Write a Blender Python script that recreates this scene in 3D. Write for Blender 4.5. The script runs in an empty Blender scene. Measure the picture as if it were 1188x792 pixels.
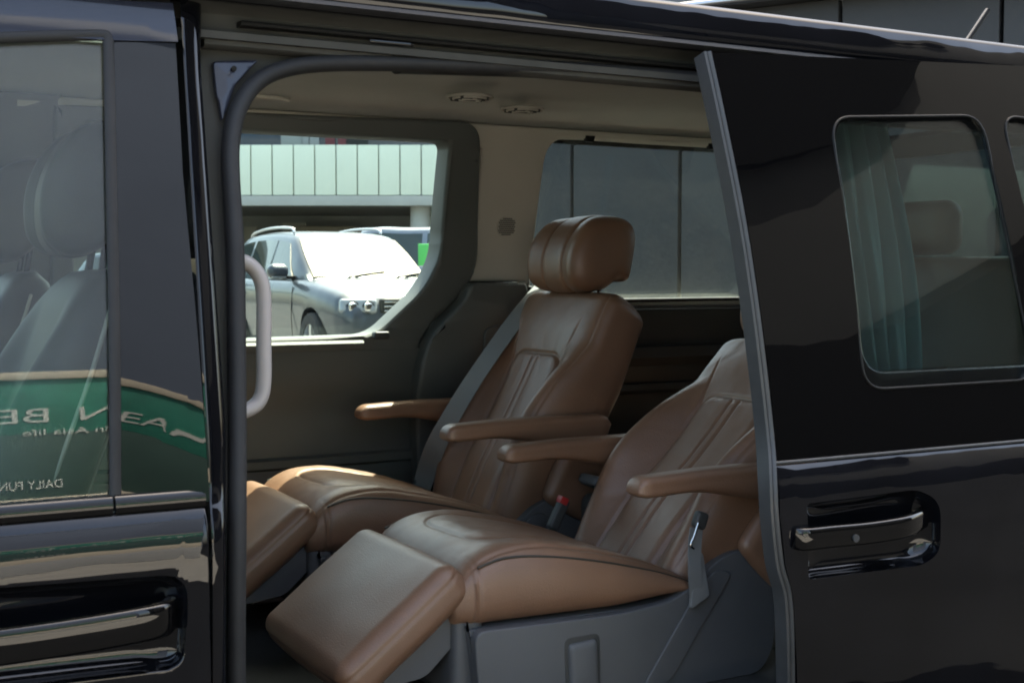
import bpy, bmesh, math, random
from mathutils import Vector, Matrix, noise

random.seed(7)
R = math.radians
S = bpy.context.scene
COL = S.collection
pi = math.pi

# ------------------------------------------------------------------ camera model (survey of the photograph, van axes: X to the van's rear, Y away, Z up)
F, D, ZC = 1500.0, 1.95, 1.27
YAW, PITCH = R(29), math.atan(76 / 1500)


def ray(px, py):
    u = (px - 594) / F
    v = -(py - 396) / F
    f = math.cos(PITCH) + v * math.sin(PITCH)
    z = -math.sin(PITCH) + v * math.cos(PITCH)
    s, c = math.sin(YAW), math.cos(YAW)
    return Vector((f * s + u * c, f * c - u * s, z))


def at(px, py, y):                      # a point of the plane Y = y
    d = ray(px, py)
    t = (y + D) / d.y
    return Vector((d.x * t, y, ZC + d.z * t))


W = 1.86                                # width of the van
PROF = [(0.0, .03), (.30, .040), (.50, -.005), (.62, -.0215), (.70, -.0275), (.76, -.0300), (.80, -.0310), (.84, -.0300), (.87, -.0282), (.89, -.0250), (.905, -.0195), (.916, -.0120), (.926, -.002)]


def hermite(P, x):                      # smooth curve through a table
    if x <= P[0][0]: return P[0][1]
    for i in range(len(P) - 1):
        if x <= P[i + 1][0]:
            a = P[i - 1] if i > 0 else P[i]
            b, c = P[i], P[i + 1]
            d = P[i + 2] if i + 2 < len(P) else c
            h = c[0] - b[0]
            t = (x - b[0]) / h
            mb = (c[1] - a[1]) / max(1e-6, c[0] - a[0]) * h
            mc = (d[1] - b[1]) / max(1e-6, d[0] - b[0]) * h
            t2, t3 = t * t, t * t * t
            return (2 * t3 - 3 * t2 + 1) * b[1] + (t3 - 2 * t2 + t) * mb + (-2 * t3 + 3 * t2) * c[1] + (t3 - t2) * mc
    return P[-1][1]


def ys(z):                              # the near flank of the van: Y over Z (glass leaning in above the belt, bulge below it)
    if z > .926:
        q = min(z, 1.9) - .93
        return .088 * q + .134 * q * q
    return hermite(PROF, z)


def yf(z): return W - ys(z)             # the far flank, outer skin


def on(px, py, fn):                     # a point of a flank surface Y = fn(z)
    y = fn(1.2)
    for _ in range(14):
        p = at(px, py, y)
        y = fn(p.z)
    return at(px, py, y)


def near(off): return lambda z: ys(z) + off
def far(off): return lambda z: yf(z) - off


def xz1(p): return (p.x, p.z)
def xz(pts, fn): return [((q := on(px, py, fn)).x, q.z) for px, py in pts]


# ------------------------------------------------------------------ materials
def new_mat(name):
    m = bpy.data.materials.new(name)
    m.use_nodes = True
    nt = m.node_tree
    return m, nt, nt.nodes['Principled BSDF']


def pbr(name, col, rough=.5, metal=0., spec=.5, coat=0., bump=None, var=None, rvar=None, coatr=.03):
    """Principled material; bump = (scale, distance in m), var = (scale, amount) mottles the colour, rvar the gloss."""
    m, nt, b = new_mat(name)
    b.inputs['Base Color'].default_value = (*col, 1)
    b.inputs['Roughness'].default_value = rough
    b.inputs['Metallic'].default_value = metal
    b.inputs['Specular IOR Level'].default_value = spec
    b.inputs['Coat Weight'].default_value = coat
    b.inputs['Coat Roughness'].default_value = coatr
    tc = nt.nodes.new('ShaderNodeTexCoord')
    if var:
        n = nt.nodes.new('ShaderNodeTexNoise')
        n.inputs['Scale'].default_value = var[0]
        n.inputs['Detail'].default_value = 5
        nt.links.new(tc.outputs['Object'], n.inputs['Vector'])
        mx = nt.nodes.new('ShaderNodeMixRGB')
        mx.inputs[1].default_value = (*[c * (1 - var[1]) for c in col], 1)
        mx.inputs[2].default_value = (*[min(1, c * (1 + var[1])) for c in col], 1)
        nt.links.new(n.outputs['Fac'], mx.inputs[0])
        nt.links.new(mx.outputs[0], b.inputs['Base Color'])
    if rvar:
        n = nt.nodes.new('ShaderNodeTexNoise')
        n.inputs['Scale'].default_value = rvar[0]
        n.inputs['Detail'].default_value = 4
        nt.links.new(tc.outputs['Object'], n.inputs['Vector'])
        mr = nt.nodes.new('ShaderNodeMapRange')
        mr.inputs[3].default_value = rough - rvar[1]
        mr.inputs[4].default_value = rough + rvar[1]
        nt.links.new(n.outputs['Fac'], mr.inputs[0])
        nt.links.new(mr.outputs[0], b.inputs['Roughness'])
    if bump:
        n = nt.nodes.new('ShaderNodeTexNoise')
        n.inputs['Scale'].default_value = bump[0]
        n.inputs['Detail'].default_value = 3
        nt.links.new(tc.outputs['Object'], n.inputs['Vector'])
        bp = nt.nodes.new('ShaderNodeBump')
        bp.inputs['Strength'].default_value = 1
        bp.inputs['Distance'].default_value = bump[1]
        nt.links.new(n.outputs['Fac'], bp.inputs['Height'])
        nt.links.new(bp.outputs[0], b.inputs['Normal'])
    return m


def wavy(m, scale, dist):
    nt = m.node_tree
    b = nt.nodes['Principled BSDF']
    tc = nt.nodes.new('ShaderNodeTexCoord')
    n = nt.nodes.new('ShaderNodeTexNoise')
    n.inputs['Scale'].default_value = scale
    n.inputs['Detail'].default_value = 1
    nt.links.new(tc.outputs['Object'], n.inputs['Vector'])
    bp = nt.nodes.new('ShaderNodeBump')
    bp.inputs['Distance'].default_value = dist
    nt.links.new(n.outputs['Fac'], bp.inputs['Height'])
    nt.links.new(bp.outputs[0], b.inputs['Normal'])
    nt.links.new(bp.outputs[0], b.inputs['Coat Normal'])


def glass(name, tint, dust=0.0, refl=1.0):
    """Clear pane: tinted transparency under a Fresnel mirror, with a little dust."""
    m, nt, b = new_mat(name)
    nt.nodes.remove(b)
    out = nt.nodes['Material Output']
    tr = nt.nodes.new('ShaderNodeBsdfTransparent')
    tr.inputs[0].default_value = (*tint, 1)
    gl = nt.nodes.new('ShaderNodeBsdfGlossy')
    gl.inputs['Roughness'].default_value = .004
    gl.inputs['Color'].default_value = (refl, refl, refl, 1)
    fr = nt.nodes.new('ShaderNodeFresnel')
    ge = nt.nodes.new('ShaderNodeNewGeometry')      # the same mirror from either side of the pane
    io = nt.nodes.new('ShaderNodeMapRange')
    io.inputs[3].default_value = 1.5
    io.inputs[4].default_value = 1 / 1.5
    nt.links.new(ge.outputs['Backfacing'], io.inputs[0])
    nt.links.new(io.outputs[0], fr.inputs[0])
    mx = nt.nodes.new('ShaderNodeMixShader')
    nt.links.new(fr.outputs[0], mx.inputs[0])
    nt.links.new(tr.outputs[0], mx.inputs[1])
    nt.links.new(gl.outputs[0], mx.inputs[2])
    last = mx
    if dust:
        df = nt.nodes.new('ShaderNodeBsdfDiffuse')
        df.inputs[0].default_value = (.5, .5, .48, 1)
        tc = nt.nodes.new('ShaderNodeTexCoord')
        n = nt.nodes.new('ShaderNodeTexNoise')
        n.inputs['Scale'].default_value = 14
        n.inputs['Detail'].default_value = 8
        n.inputs['Roughness'].default_value = .7
        nt.links.new(tc.outputs['Object'], n.inputs['Vector'])
        mr = nt.nodes.new('ShaderNodeMapRange')
        mr.inputs[1].default_value = .35
        mr.inputs[2].default_value = .8
        mr.inputs[3].default_value = dust * .55
        mr.inputs[4].default_value = dust * 1.7
        nt.links.new(n.outputs['Fac'], mr.inputs[0])
        m2 = nt.nodes.new('ShaderNodeMixShader')
        nt.links.new(mr.outputs[0], m2.inputs[0])
        nt.links.new(mx.outputs[0], m2.inputs[1])
        nt.links.new(df.outputs[0], m2.inputs[2])
        last = m2
    nt.links.new(last.outputs[0], out.inputs['Surface'])
    return m


M = dict(
    paint=pbr('black_paint', (.0036, .0039, .0054), .4, spec=0, coat=1, var=(4, .75), coatr=.008),
    roof_paint=pbr('roof_paint', (.004, .0042, .005), .4, spec=0, coat=.28, coatr=.14),
    gloss_black=pbr('gloss_black', (.0022, .0022, .0025), .3, spec=0, coat=1, coatr=.008),
    satin_black=pbr('satin_black', (.0085, .0085, .0082), .5, spec=.2, bump=(400, .0003)),
    rubber=pbr('rubber', (.020, .0205, .022), .62, spec=.35, bump=(60, .0006), var=(20, .25)),
    channel=pbr('channel_grey', (.050, .050, .046), .7, spec=.3, var=(12, .3)),  # plain grey, mottled at random
    edge_metal=pbr('edge_metal', (.044, .045, .046), .45, spec=.5, var=(30, .25), rvar=(25, .1)),
    sky_tinted=pbr('sky_tinted_paint', (.016, .019, .032), .35, spec=.2, coat=.8),  # black body paint with the blue sky reflection put into its colour
    leather=pbr('leather', (.192, .104, .062), .43, spec=.55, coat=.16, coatr=.36, bump=(330, .0008), var=(6, .2), rvar=(9, .06)),
    leather_piping=pbr('leather_piping', (.035, .030, .022), .55),
    grey_plastic=pbr('grey_plastic', (.088, .089, .092), .52, bump=(700, .0004), var=(8, .12)),
    dark_plastic=pbr('dark_plastic', (.040, .041, .040), .5, bump=(500, .0005), var=(6, .15)),
    trim_dark=pbr('trim_dark', (.078, .086, .083), .48, spec=.5, bump=(650, .0004), var=(5, .12)),
    beige=pbr('beige_trim', (.42, .40, .35), .75, bump=(500, .0004), var=(6, .07)),
    headliner=pbr('headliner', (.47, .468, .44), .95, spec=.2, bump=(800, .0006), var=(7, .08)),
    handle_grey=pbr('handle_grey', (.42, .39, .38), .5, bump=(500, .0003)),
    carpet=pbr('carpet', (.022, .022, .020), .95, bump=(600, .002), var=(20, .4)),
    belt=pbr('belt_webbing', (.16, .165, .165), .7, bump=(900, .0005)),
    red=pbr('red_button', (.35, .02, .02), .4),
    chrome=pbr('chrome', (.7, .7, .7), .12, metal=1),
    steel=pbr('steel', (.45, .45, .45), .3, metal=1),
    front_seat=pbr('front_seat_leather', (.060, .060, .055), .5, bump=(420, .0006), var=(14, .1)),
    curtain=pbr('curtain', (.27, .33, .34), .30, spec=.6, bump=(300, .0004)),
    glass_front=glass('glass_front', (.80, .85, .83), .006),
    glass_far=glass('glass_far', (.90, .96, .90), .008),
    glass_rear=glass('glass_rear', (.88, .94, .91), .06),
    glass_dark=glass('glass_dark', (.74, .80, .79), .004),
    silver=pbr('silver_blue_paint', (.028, .037, .050), .35, metal=.1, coat=.45, coatr=.015, var=(200, .06)),
    car_glass=pbr('car_glass', (.03, .04, .037), .03, spec=.5, coat=.15, coatr=.01),
    tyre=pbr('tyre', (.02, .02, .02), .85, bump=(90, .003)),
    alloy=pbr('alloy', (.55, .55, .56), .3, metal=.9),
    lamp_glass=pbr('lamp_glass', (.22, .24, .25), .12, spec=.8, coat=1),
    reflector=pbr('lamp_reflector', (.8, .8, .8), .08, metal=1),
    car_dark=pbr('car_dark_paint', (.02, .025, .04), .25, coat=1),
    car_greyblue=pbr('car_greyblue_paint', (.16, .18, .22), .35, metal=.3, coat=.8),
    fascia=pbr('fascia_panel', (.74, .79, .66), .7, var=(.45, .13)),
    concrete=pbr('concrete', (.42, .42, .40), .85, bump=(12, .004), var=(1.2, .15)),
    concrete_dark=pbr('concrete_dark', (.40, .41, .385), .85, var=(.8, .2)),
    blue_glass=pbr('blue_glass', (.05, .08, .12), .12, spec=.8),
    pale_wall=pbr('pale_wall', (.55, .52, .44), .85, var=(.7, .1)),
    grey_wall=pbr('grey_wall', (.046, .0455, .0425), .8, bump=(25, .003), var=(1.6, .16)),
    wall_joint=pbr('wall_joint', (.008, .008, .008), .9),
    coping=pbr('coping', (.10, .10, .10), .45, metal=.4),
    sign_green=pbr('sign_green', (.022, .22, .145), .55, var=(2.6, .6)),
    sign_dark=pbr('sign_dark', (.035, .085, .065), .6, var=(2.5, .3)),
    white=pbr('white_paint', (.80, .79, .74), .6),
    lettering=pbr('lettering_paint', (.72, .73, .66), .6, var=(5, .15)),
    cream=pbr('cream', (.66, .58, .44), .7, var=(3, .06)),
    pavement=pbr('pavement', spec=0.1, col=(.30, .285, .25), rough=.9, bump=(40, .003), var=(1.1, .2)),
    asphalt=pbr('asphalt', spec=.0, col=(.018, .018, .0175), rough=.95, var=(.9, .3)),
    building_beige=pbr('building_beige', spec=0.05, col=(.52, .45, .34), rough=.85, var=(.5, .12)),
    building_grey=pbr('building_grey', spec=0.05, col=(.066, .065, .061), rough=.85, var=(.4, .1)),
    sky_dim_slate=pbr('sky_dim_slate', spec=0.0, col=(.20, .238, .305), rough=.7, var=(.3, .12)),  # tone of the added block that dims the mirrored sky
    lot=pbr('lot_paving', (.11, .11, .105), .9, bump=(40, .003), var=(.9, .2)),
    building_black=pbr('building_black', spec=0.0, col=(.012, .012, .012), rough=.8),
    red_cloth=pbr('red_cloth', (.22, .06, .065), .7),
    green_plate=pbr('green_plate', (.10, .55, .12), .5),
)


wavy(M['paint'], 7, .0028)
wavy(M['gloss_black'], 5, .0016)


# ------------------------------------------------------------------ object helpers
def link(name, me, mat=None, parent=None, smooth=35):
    o = bpy.data.objects.new(name, me)
    COL.objects.link(o)
    if mat is not None:
        me.materials.append(M[mat] if isinstance(mat, str) else mat)
    if parent is not None: attach(o, parent)
    if smooth is not None:
        for p in me.polygons: p.use_smooth = True
        me.set_sharp_from_angle(angle=R(smooth))
    return o


def attach(o, parent):                  # parts are written in world axes; the parent's inverse keeps them in place
    o.parent = parent
    o.matrix_parent_inverse = world(parent).inverted()


def world(o):
    m = o.matrix_basis.copy()
    if o.parent: m = world(o.parent) @ o.matrix_parent_inverse @ m
    return m


def mesh(name, vs, fs, mat, parent=None, smooth=35):
    me = bpy.data.meshes.new(name)
    me.from_pydata([tuple(v) for v in vs], [], fs)
    me.validate()
    bm = bmesh.new()
    bm.from_mesh(me)
    bmesh.ops.recalc_face_normals(bm, faces=bm.faces)
    bm.to_mesh(me)
    bm.free()
    return link(name, me, mat, parent, smooth)


def from_bm(name, bm, mat, parent=None, smooth=35):
    bmesh.ops.recalc_face_normals(bm, faces=bm.faces)
    me = bpy.data.meshes.new(name)
    bm.to_mesh(me)
    bm.free()
    return link(name, me, mat, parent, smooth)


def tag(o, label=None, cat=None, group=None, kind=None):
    if label: o['label'] = label
    if cat: o['category'] = cat
    if group: o['group'] = group
    if kind: o['kind'] = kind
    return o


def empty(name, loc, rz=0.0):
    o = bpy.data.objects.new(name, None)
    o.empty_display_size = .1
    COL.objects.link(o)
    o.location = loc
    o.rotation_euler = (0, 0, rz)
    return o


def loft(rings, cap=True, closed=True):
    n = len(rings[0])
    vs = [v for r in rings for v in r]
    fs = []
    for i in range(len(rings) - 1):
        for j in range(n if closed else n - 1):
            k = (j + 1) % n
            fs.append((i * n + j, i * n + k, (i + 1) * n + k, (i + 1) * n + j))
    if cap and closed:
        fs.append(tuple(range(n - 1, -1, -1)))
        fs.append(tuple(range((len(rings) - 1) * n, len(rings) * n)))
    return vs, fs


def smooth_path(pts, sub=8, closed=False):
    P = [Vector(p) for p in pts]
    n = len(P)
    out = []
    rng = range(n if closed else n - 1)
    for i in rng:
        a = P[(i - 1) % n] if closed or i > 0 else P[i]
        b, c = P[i], P[(i + 1) % n]
        d = P[(i + 2) % n] if closed or i + 2 < n else c
        for k in range(sub):
            t = k / sub
            out.append(.5 * ((2 * b) + (c - a) * t + (2 * a - 5 * b + 4 * c - d) * t * t + (3 * b - a - 3 * c + d) * t ** 3))
    if not closed: out.append(P[-1])
    return out


def sweep(path, prof, up=Vector((0, 1, 0)), closed=False):
    """Sweep a 2D profile (side, up) along a path."""
    n = len(path)
    rings = []
    for i, p in enumerate(path):
        if closed: t = path[(i + 1) % n] - path[i - 1]
        else: t = path[min(i + 1, n - 1)] - path[max(i - 1, 0)]
        t.normalize()
        side = t.cross(up)
        if side.length < 1e-5: side = t.cross(Vector((1, 0, 0)))
        side.normalize()
        u = side.cross(t).normalized()
        rings.append([p + side * a + u * b for a, b in prof])
    if closed:
        rings.append(rings[0])
        return loft(rings, cap=False)
    return loft(rings)


def circle(r, n=14, sx=1, sy=1):
    return [(r * sx * math.cos(2 * pi * k / n), r * sy * math.sin(2 * pi * k / n)) for k in range(n)]


def tube(name, pts, r, mat, parent=None, sub=8, n=14, up=Vector((0, 1, 0)), closed=False, prof=None):
    path = smooth_path(pts, sub, closed) if sub else [Vector(p) for p in pts]
    vs, fs = sweep(path, prof or circle(r, n), up, closed)
    return mesh(name, vs, fs, mat, parent, 50)


def add_box(bm, c, s, rot=None, bevel=0.0, seg=2):
    r = bmesh.ops.create_cube(bm, size=1)
    vs = r['verts']
    bmesh.ops.scale(bm, vec=s, verts=vs)
    if bevel:
        es = list({e for v in vs for e in v.link_edges})
        rr = bmesh.ops.bevel(bm, geom=es, offset=bevel, segments=seg, profile=.6, affect='EDGES')
        vs = list({v for f in rr['faces'] for v in f.verts} | {v for v in vs if v.is_valid})
    if rot is not None: bmesh.ops.rotate(bm, cent=(0, 0, 0), matrix=rot.to_3x3(), verts=vs)
    bmesh.ops.translate(bm, vec=c, verts=vs)


def box(name, c, s, mat, parent=None, rot=None, bevel=.004):
    bm = bmesh.new()
    add_box(bm, c, s, rot, bevel)
    return from_bm(name, bm, mat, parent)


def prism(name, poly, y0, y1, mat, parent=None, bevel=.006, axis='y'):
    """Solid between two parallel planes; poly in (x, z), rounded rims."""
    bm = bmesh.new()
    vs = [bm.verts.new((x, y0, z)) for x, z in poly]
    f = bm.faces.new(vs)
    r = bmesh.ops.extrude_face_region(bm, geom=[f])
    top = [v for v in r['geom'] if isinstance(v, bmesh.types.BMVert)]
    bmesh.ops.translate(bm, vec=(0, y1 - y0, 0), verts=top)
    if bevel:
        es = [e for e in bm.edges if abs(e.verts[0].co.y - e.verts[1].co.y) < 1e-6]
        bmesh.ops.bevel(bm, geom=es, offset=bevel, segments=3, profile=.6, affect='EDGES')
    return from_bm(name, bm, mat, parent)


def rounded(pts, r, n=7):
    """Polygon (x, z) with rounded corners; r one radius or one per corner."""
    out = []
    m = len(pts)
    for i in range(m):
        p = Vector(pts[i]); a = Vector(pts[i - 1]); b = Vector(pts[(i + 1) % m])
        rr = r[i] if isinstance(r, (list, tuple)) else r
        da, db = (a - p), (b - p)
        q = min(rr, da.length * .49, db.length * .49)
        s, e = p + da.normalized() * q, p + db.normalized() * q
        if rr <= 0:
            out.append(tuple(p)); continue
        for k in range(n + 1):
            t = k / n
            out.append(tuple((1 - t) ** 2 * s + 2 * t * (1 - t) * p + t * t * e))
    return out


def panel(name, outline, fn, mat, parent=None, holes=(), thick=.02, bevel=.003, dz=.04, dx=.25, inward=1, bend=None):
    """Sheet-metal panel with holes lying on the curved flank Y = fn(z), with real thickness."""
    bm = bmesh.new()
    edges = []
    for loop in [outline] + list(holes):
        vs = [bm.verts.new((x, 0, z)) for x, z in loop]
        for i in range(len(vs)): edges.append(bm.edges.new((vs[i - 1], vs[i])))
    bmesh.ops.triangle_fill(bm, use_beauty=True, use_dissolve=False, edges=edges)
    zs = [p[1] for p in outline]; xs = [p[0] for p in outline]
    z = math.floor(min(zs) / dz) * dz + dz
    while z < max(zs):
        bmesh.ops.bisect_plane(bm, geom=bm.verts[:] + bm.edges[:] + bm.faces[:], plane_co=(0, 0, z), plane_no=(0, 0, 1), dist=1e-5)
        z += dz
    x = math.floor(min(xs) / dx) * dx + dx
    while x < max(xs):
        bmesh.ops.bisect_plane(bm, geom=bm.verts[:] + bm.edges[:] + bm.faces[:], plane_co=(x, 0, 0), plane_no=(1, 0, 0), dist=1e-5)
        x += dx
    if bevel: bmesh.ops.remove_doubles(bm, verts=bm.verts, dist=.0022)
    for v in bm.verts:
        v.co.y = fn(v.co.z) + (bend(v.co.x, v.co.z) if bend else 0)
    for f in bm.faces:
        f.normal_update()
        if f.normal.y * inward > 0: f.normal_flip()
    faces = bm.faces[:]
    r = bmesh.ops.extrude_face_region(bm, geom=faces, use_keep_orig=True)
    new = [v for v in r['geom'] if isinstance(v, bmesh.types.BMVert)]
    bmesh.ops.translate(bm, vec=(0, thick * inward, 0), verts=new)
    bmesh.ops.recalc_face_normals(bm, faces=bm.faces)
    if bevel:
        fs = set(faces)
        es = [e for e in bm.edges if len(e.link_faces) == 2 and sum(f in fs for f in e.link_faces) == 1]
        bmesh.ops.bevel(bm, geom=es, offset=bevel, segments=3, profile=.5, affect='EDGES')
    return from_bm(name, bm, mat, parent, 30)


def pillow(name, size, r, mat, parent=None, crown=(0, 0, 0), n=(24, 24, 12), loc=(0, 0, 0), rot=None, groove=None, disp=None):
    """Padded block: rounded on every edge, faces crowned; groove(p) pushes seams in."""
    hx, hy, hz = [s / 2 for s in size]
    bm = bmesh.new()
    idx = {}

    def vert(i, j, k):
        if (i, j, k) not in idx:
            p = Vector((-hx + 2 * hx * i / n[0], -hy + 2 * hy * j / n[1], -hz + 2 * hz * k / n[2]))
            rr = min(r, hx, hy, hz)
            q = Vector((max(-hx + rr, min(hx - rr, p.x)), max(-hy + rr, min(hy - rr, p.y)), max(-hz + rr, min(hz - rr, p.z))))
            d = p - q
            nrm = d.normalized() if d.length > 1e-9 else Vector((0, 0, 0))
            s = q + nrm * rr if d.length > 1e-9 else p
            u, v, w = s.x / hx, s.y / hy, s.z / hz
            s = s + Vector((math.copysign(crown[0] * (1 - v * v) * (1 - w * w), u) * abs(u) ** 3,
                            math.copysign(crown[1] * (1 - u * u) * (1 - w * w), v) * abs(v) ** 3,
                            math.copysign(crown[2] * (1 - u * u) * (1 - v * v), w) * abs(w) ** 3))
            if groove: s = s - nrm * groove(s)
            if disp: s = s + disp(s)
            idx[(i, j, k)] = bm.verts.new(s)
        return idx[(i, j, k)]

    def side(a, b, mk):
        for i in range(a):
            for j in range(b):
                try: bm.faces.new((mk(i, j), mk(i + 1, j), mk(i + 1, j + 1), mk(i, j + 1)))
                except ValueError: pass
    nx, ny, nz = n
    for k in (0, nz): side(nx, ny, lambda i, j: vert(i, j, k))
    for j in (0, ny): side(nx, nz, lambda i, k: vert(i, j, k))
    for i in (0, nx): side(ny, nz, lambda j, k: vert(i, j, k))
    m4 = Matrix.Translation(loc) @ (rot.to_4x4() if rot is not None else Matrix())
    bmesh.ops.transform(bm, matrix=m4, verts=bm.verts)
    return from_bm(name, bm, mat, parent, 60)


def ribbon(name, pts, w, th, mat, parent=None, wide=Vector((0, 1, 0)), sub=8):
    path = smooth_path(pts, sub)
    rings = []
    for i, p in enumerate(path):
        t = (path[min(i + 1, len(path) - 1)] - path[max(i - 1, 0)]).normalized()
        a = (wide - t * wide.dot(t)).normalized()
        nn = t.cross(a).normalized()
        rings.append([p + a * w / 2 + nn * th / 2, p - a * w / 2 + nn * th / 2, p - a * w / 2 - nn * th / 2, p + a * w / 2 - nn * th / 2])
    vs, fs = loft(rings)
    return mesh(name, vs, fs, mat, parent, 30)


def sstep(a, b, x):
    t = max(0, min(1, (x - a) / (b - a)))
    return t * t * (3 - 2 * t)


def gauss(d, s): return math.exp(-(d / s) ** 2)

# ================================================================== THE VAN
van = tag(empty('van', (1.0, W / 2, 0)), 'black people carrier with its side door slid open and brown leather seats inside', 'van')

# ---- front door
fd = empty('front_door', (0, 0, .6)); attach(fd, van)
bend = lambda x, z: (.55 * max(0, x - .41) ** 1.5 + .06 * max(0, x - .41)) * (min(z, 1.35) - 1.35)
n0 = near(0)
edge_top = on(205, 2, n0); edge_mid = on(240, 582, n0)
xr = on(243, 640, n0).x
recess = rounded([(.150, .688), (.500, .680), (.508, .822), (.158, .834)], [.07, .03, .045, .07], 10)
panel('door_panel', [(-.75, .30), (xr + .008, .30), (xr + .004, .6), (xr, .75), (xr, .919), (-.75, .919)], n0, 'paint', fd, [recess], .03, .003, .02)
# recess bowl behind the handle
def bowl(name, outline, fn, depth, parent, mat='paint', shrink=.72):
    cx = sum(p[0] for p in outline) / len(outline); cz = sum(p[1] for p in outline) / len(outline)
    rings = []
    for k in range(9):
        t = k / 8
        s = 1 - (1 - shrink) * t ** 2.2
        dd = depth * math.sin(t * pi / 2)
        rings.append([Vector((cx + (x - cx) * s, fn(z) + .004 + dd, cz + (z - cz) * s)) for x, z in outline])
    vs, fs = loft(rings, cap=False)
    n = len(outline)
    fs.append(tuple(range(8 * n, 9 * n)))
    return mesh(name, vs, fs, mat, parent, 50)
bowl('handle_recess', recess, n0, .034, fd, shrink=.62)
hp = [Vector((x, ys(z) + y, z)) for x, y, z in ((.172, .02, .750), (.20, -.010, .752), (.30, -.020, .755), (.40, -.018, .758), (.462, -.008, .760), (.486, .024, .760))]
tube('door_handle', hp, .02, 'gloss_black', fd, 8, prof=[(a * .026, b * .011) for a, b in [(math.copysign(abs(math.cos(t)) ** .5, math.cos(t)), math.copysign(abs(math.sin(t)) ** .5, math.sin(t))) for t in [2 * pi * k / 24 for k in range(24)]]])
gl = xz([(0, 40), (122, 44), (127, 200), (131, 400), (131, 578)], n0)
panel('door_glass', [(-.62, .945), (.402, .945)] + [(gl[4][0], .945), gl[3], gl[2], gl[1], (-.30, gl[1][1] - .005)], near(.008), 'glass_front', fd, (), .004, 0, .02)
ap = xz([(129, 45), (203, 42), (212, 200), (232, 440), (240, 580), (136, 582), (134, 400), (131, 200)], n0)
panel('pillar_cover', rounded(ap, .004, 2), n0, 'gloss_black', fd, (), .02, 0, .015, .02, bend=bend)
hd = xz([(0, 12), (200, 4), (206, 49), (124, 47), (0, 38)], n0)
panel('window_header', [(-.28, hd[0][1] - .01)] + [hd[1], hd[2], hd[3], (-.28, hd[4][1] - .012)], near(-.003), 'sky_tinted', fd, (), .03, 0)
# run channel of the glass: one bent rubber strip
ch = [on(px, py, near(.002)) for px, py in ((-60, 46), (0, 44), (60, 42), (118, 41), (124, 46), (126, 60), (129, 200), (133, 400), (134, 580))]
tube('glass_channel', ch, .007, 'rubber', fd, 6, 10, prof=[(a * .009, b * .007) for a, b in circle(1, 12)])
for x0, x1 in ((-.75, .402), (.406, xr)):
    pts = [Vector((x0 + (x1 - x0) * k / 12, ys(.93) - .004, .930 + .0)) for k in range(13)]
    tube('belt_moulding', pts, .01, 'gloss_black', fd, 0, prof=[(a * .0165, b * .011) for a, b in circle(1, 16)])
# door inner half so the door is a body, not a skin
panel('inner_panel', [(-.72, .32), (xr - .03, .32), (xr - .03, .90), (-.72, .90)], near(.07), 'dark_plastic', fd, (), .03, .008)

# ---- body pillar behind the front door: convex painted post
rings = []
for k in range(60):
    py = -20 + (812 + 20) * k / 59
    pl = on(205 + (243 - 205) * min(1, max(0, py) / 640) + 3, py, near(.012))
    xrr = 233 + (262 - 233) * min(1, max(0, (py - 80) / 420))
    pr = on(xrr, py, near(.03))
    x0, x1 = pl.x, pr.x
    ring = []
    for j in range(15):
        u = j / 14
        ring.append(Vector((x0 + (x1 - x0) * u, ys(pl.z) + .008 - .002 * math.sin(pi * u) ** .6 + .010 * u + .012 * u ** 8, pl.z)))
    ring += [Vector((x1, ys(pl.z) + .07, pl.z)), Vector((x0, ys(pl.z) + .07, pl.z))]
    rings.append(ring)
vs, fs = loft(rings)
mesh('body_pillar', vs, fs, 'paint', van, 50)
tri = xz([(246, 72), (300, 70), (292, 78), (272, 100), (262, 128), (257, 142), (250, 110)], near(.065))
tp = panel('jamb_gusset', rounded(tri, .006, 3), near(.06), 'sky_tinted', van, (), .012, .003)
q = on(271, 80, near(.058)); tube('gusset_bolt', [q, q + Vector((0, -.004, 0))], .0045, 'satin_black', tp, 0, 12, Vector((0, 0, 1)))

# ---- door opening seal, one continuous rubber bead
sl = [on(px, py, near(.055)) for px, py in ((274, 830), (274, 700), (275, 600), (275, 450), (273, 300), (268, 210), (268, 165), (276, 128), (296, 98), (328, 81), (380, 74), (470, 74), (600, 78), (720, 84), (860, 94))]
sl += [Vector((2.1, sl[-1].y, sl[-1].z + .004))]
tube('opening_seal', sl, .016, 'rubber', van, 8, 16, prof=[(a * .0145, b * .02) for a, b in circle(1, 16)])
# dark jamb between the post and the seal, its inner rim under the bead
jr = [(q.x + .002, q.z) for q in smooth_path(sl[:12], 4)]
panel('door_jamb', [(.560, .30)] + [(jr[0][0], .30)] + [q for q in jr if q[1] > .31] + [(jr[-1][0], 1.70), (.50, 1.70), (.535, 1.4)], near(.078), 'channel', van, (), .05, .004)
tube('flange_trim', [q + Vector((0, .03, -.004)) for q in sl[11:]], .012, 'satin_black', van, 8, 12, prof=[(a * .010, b * .03) for a, b in circle(1, 12)])

# ---- roof: skin, cant rail with the sliding rail recess, headliner
_half = smooth_path([(.136, 1.745, 0), (.142, 1.775, 0), (.150, 1.797, 0), (.163, 1.810, 0), (.195, 1.819, 0), (.30, 1.833, 0), (.55, 1.848, 0), (W / 2, 1.855, 0)], 7)
def roof_ring(x):
    return [Vector((x, p.x, p.y)) for p in _half] + [Vector((x, W - p.x, p.y)) for p in reversed(_half[:-1])]
rings = []
for k in range(50):
    x = -.95 + 4.45 * k / 49
    o_ = roof_ring(x)
    i_ = [p + Vector((0, 0, -.03)) for p in reversed(o_)]
    rings.append(o_ + i_)
vs, fs = loft(rings)
roof = mesh('roof', vs, fs, 'roof_paint', van, 40)
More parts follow.
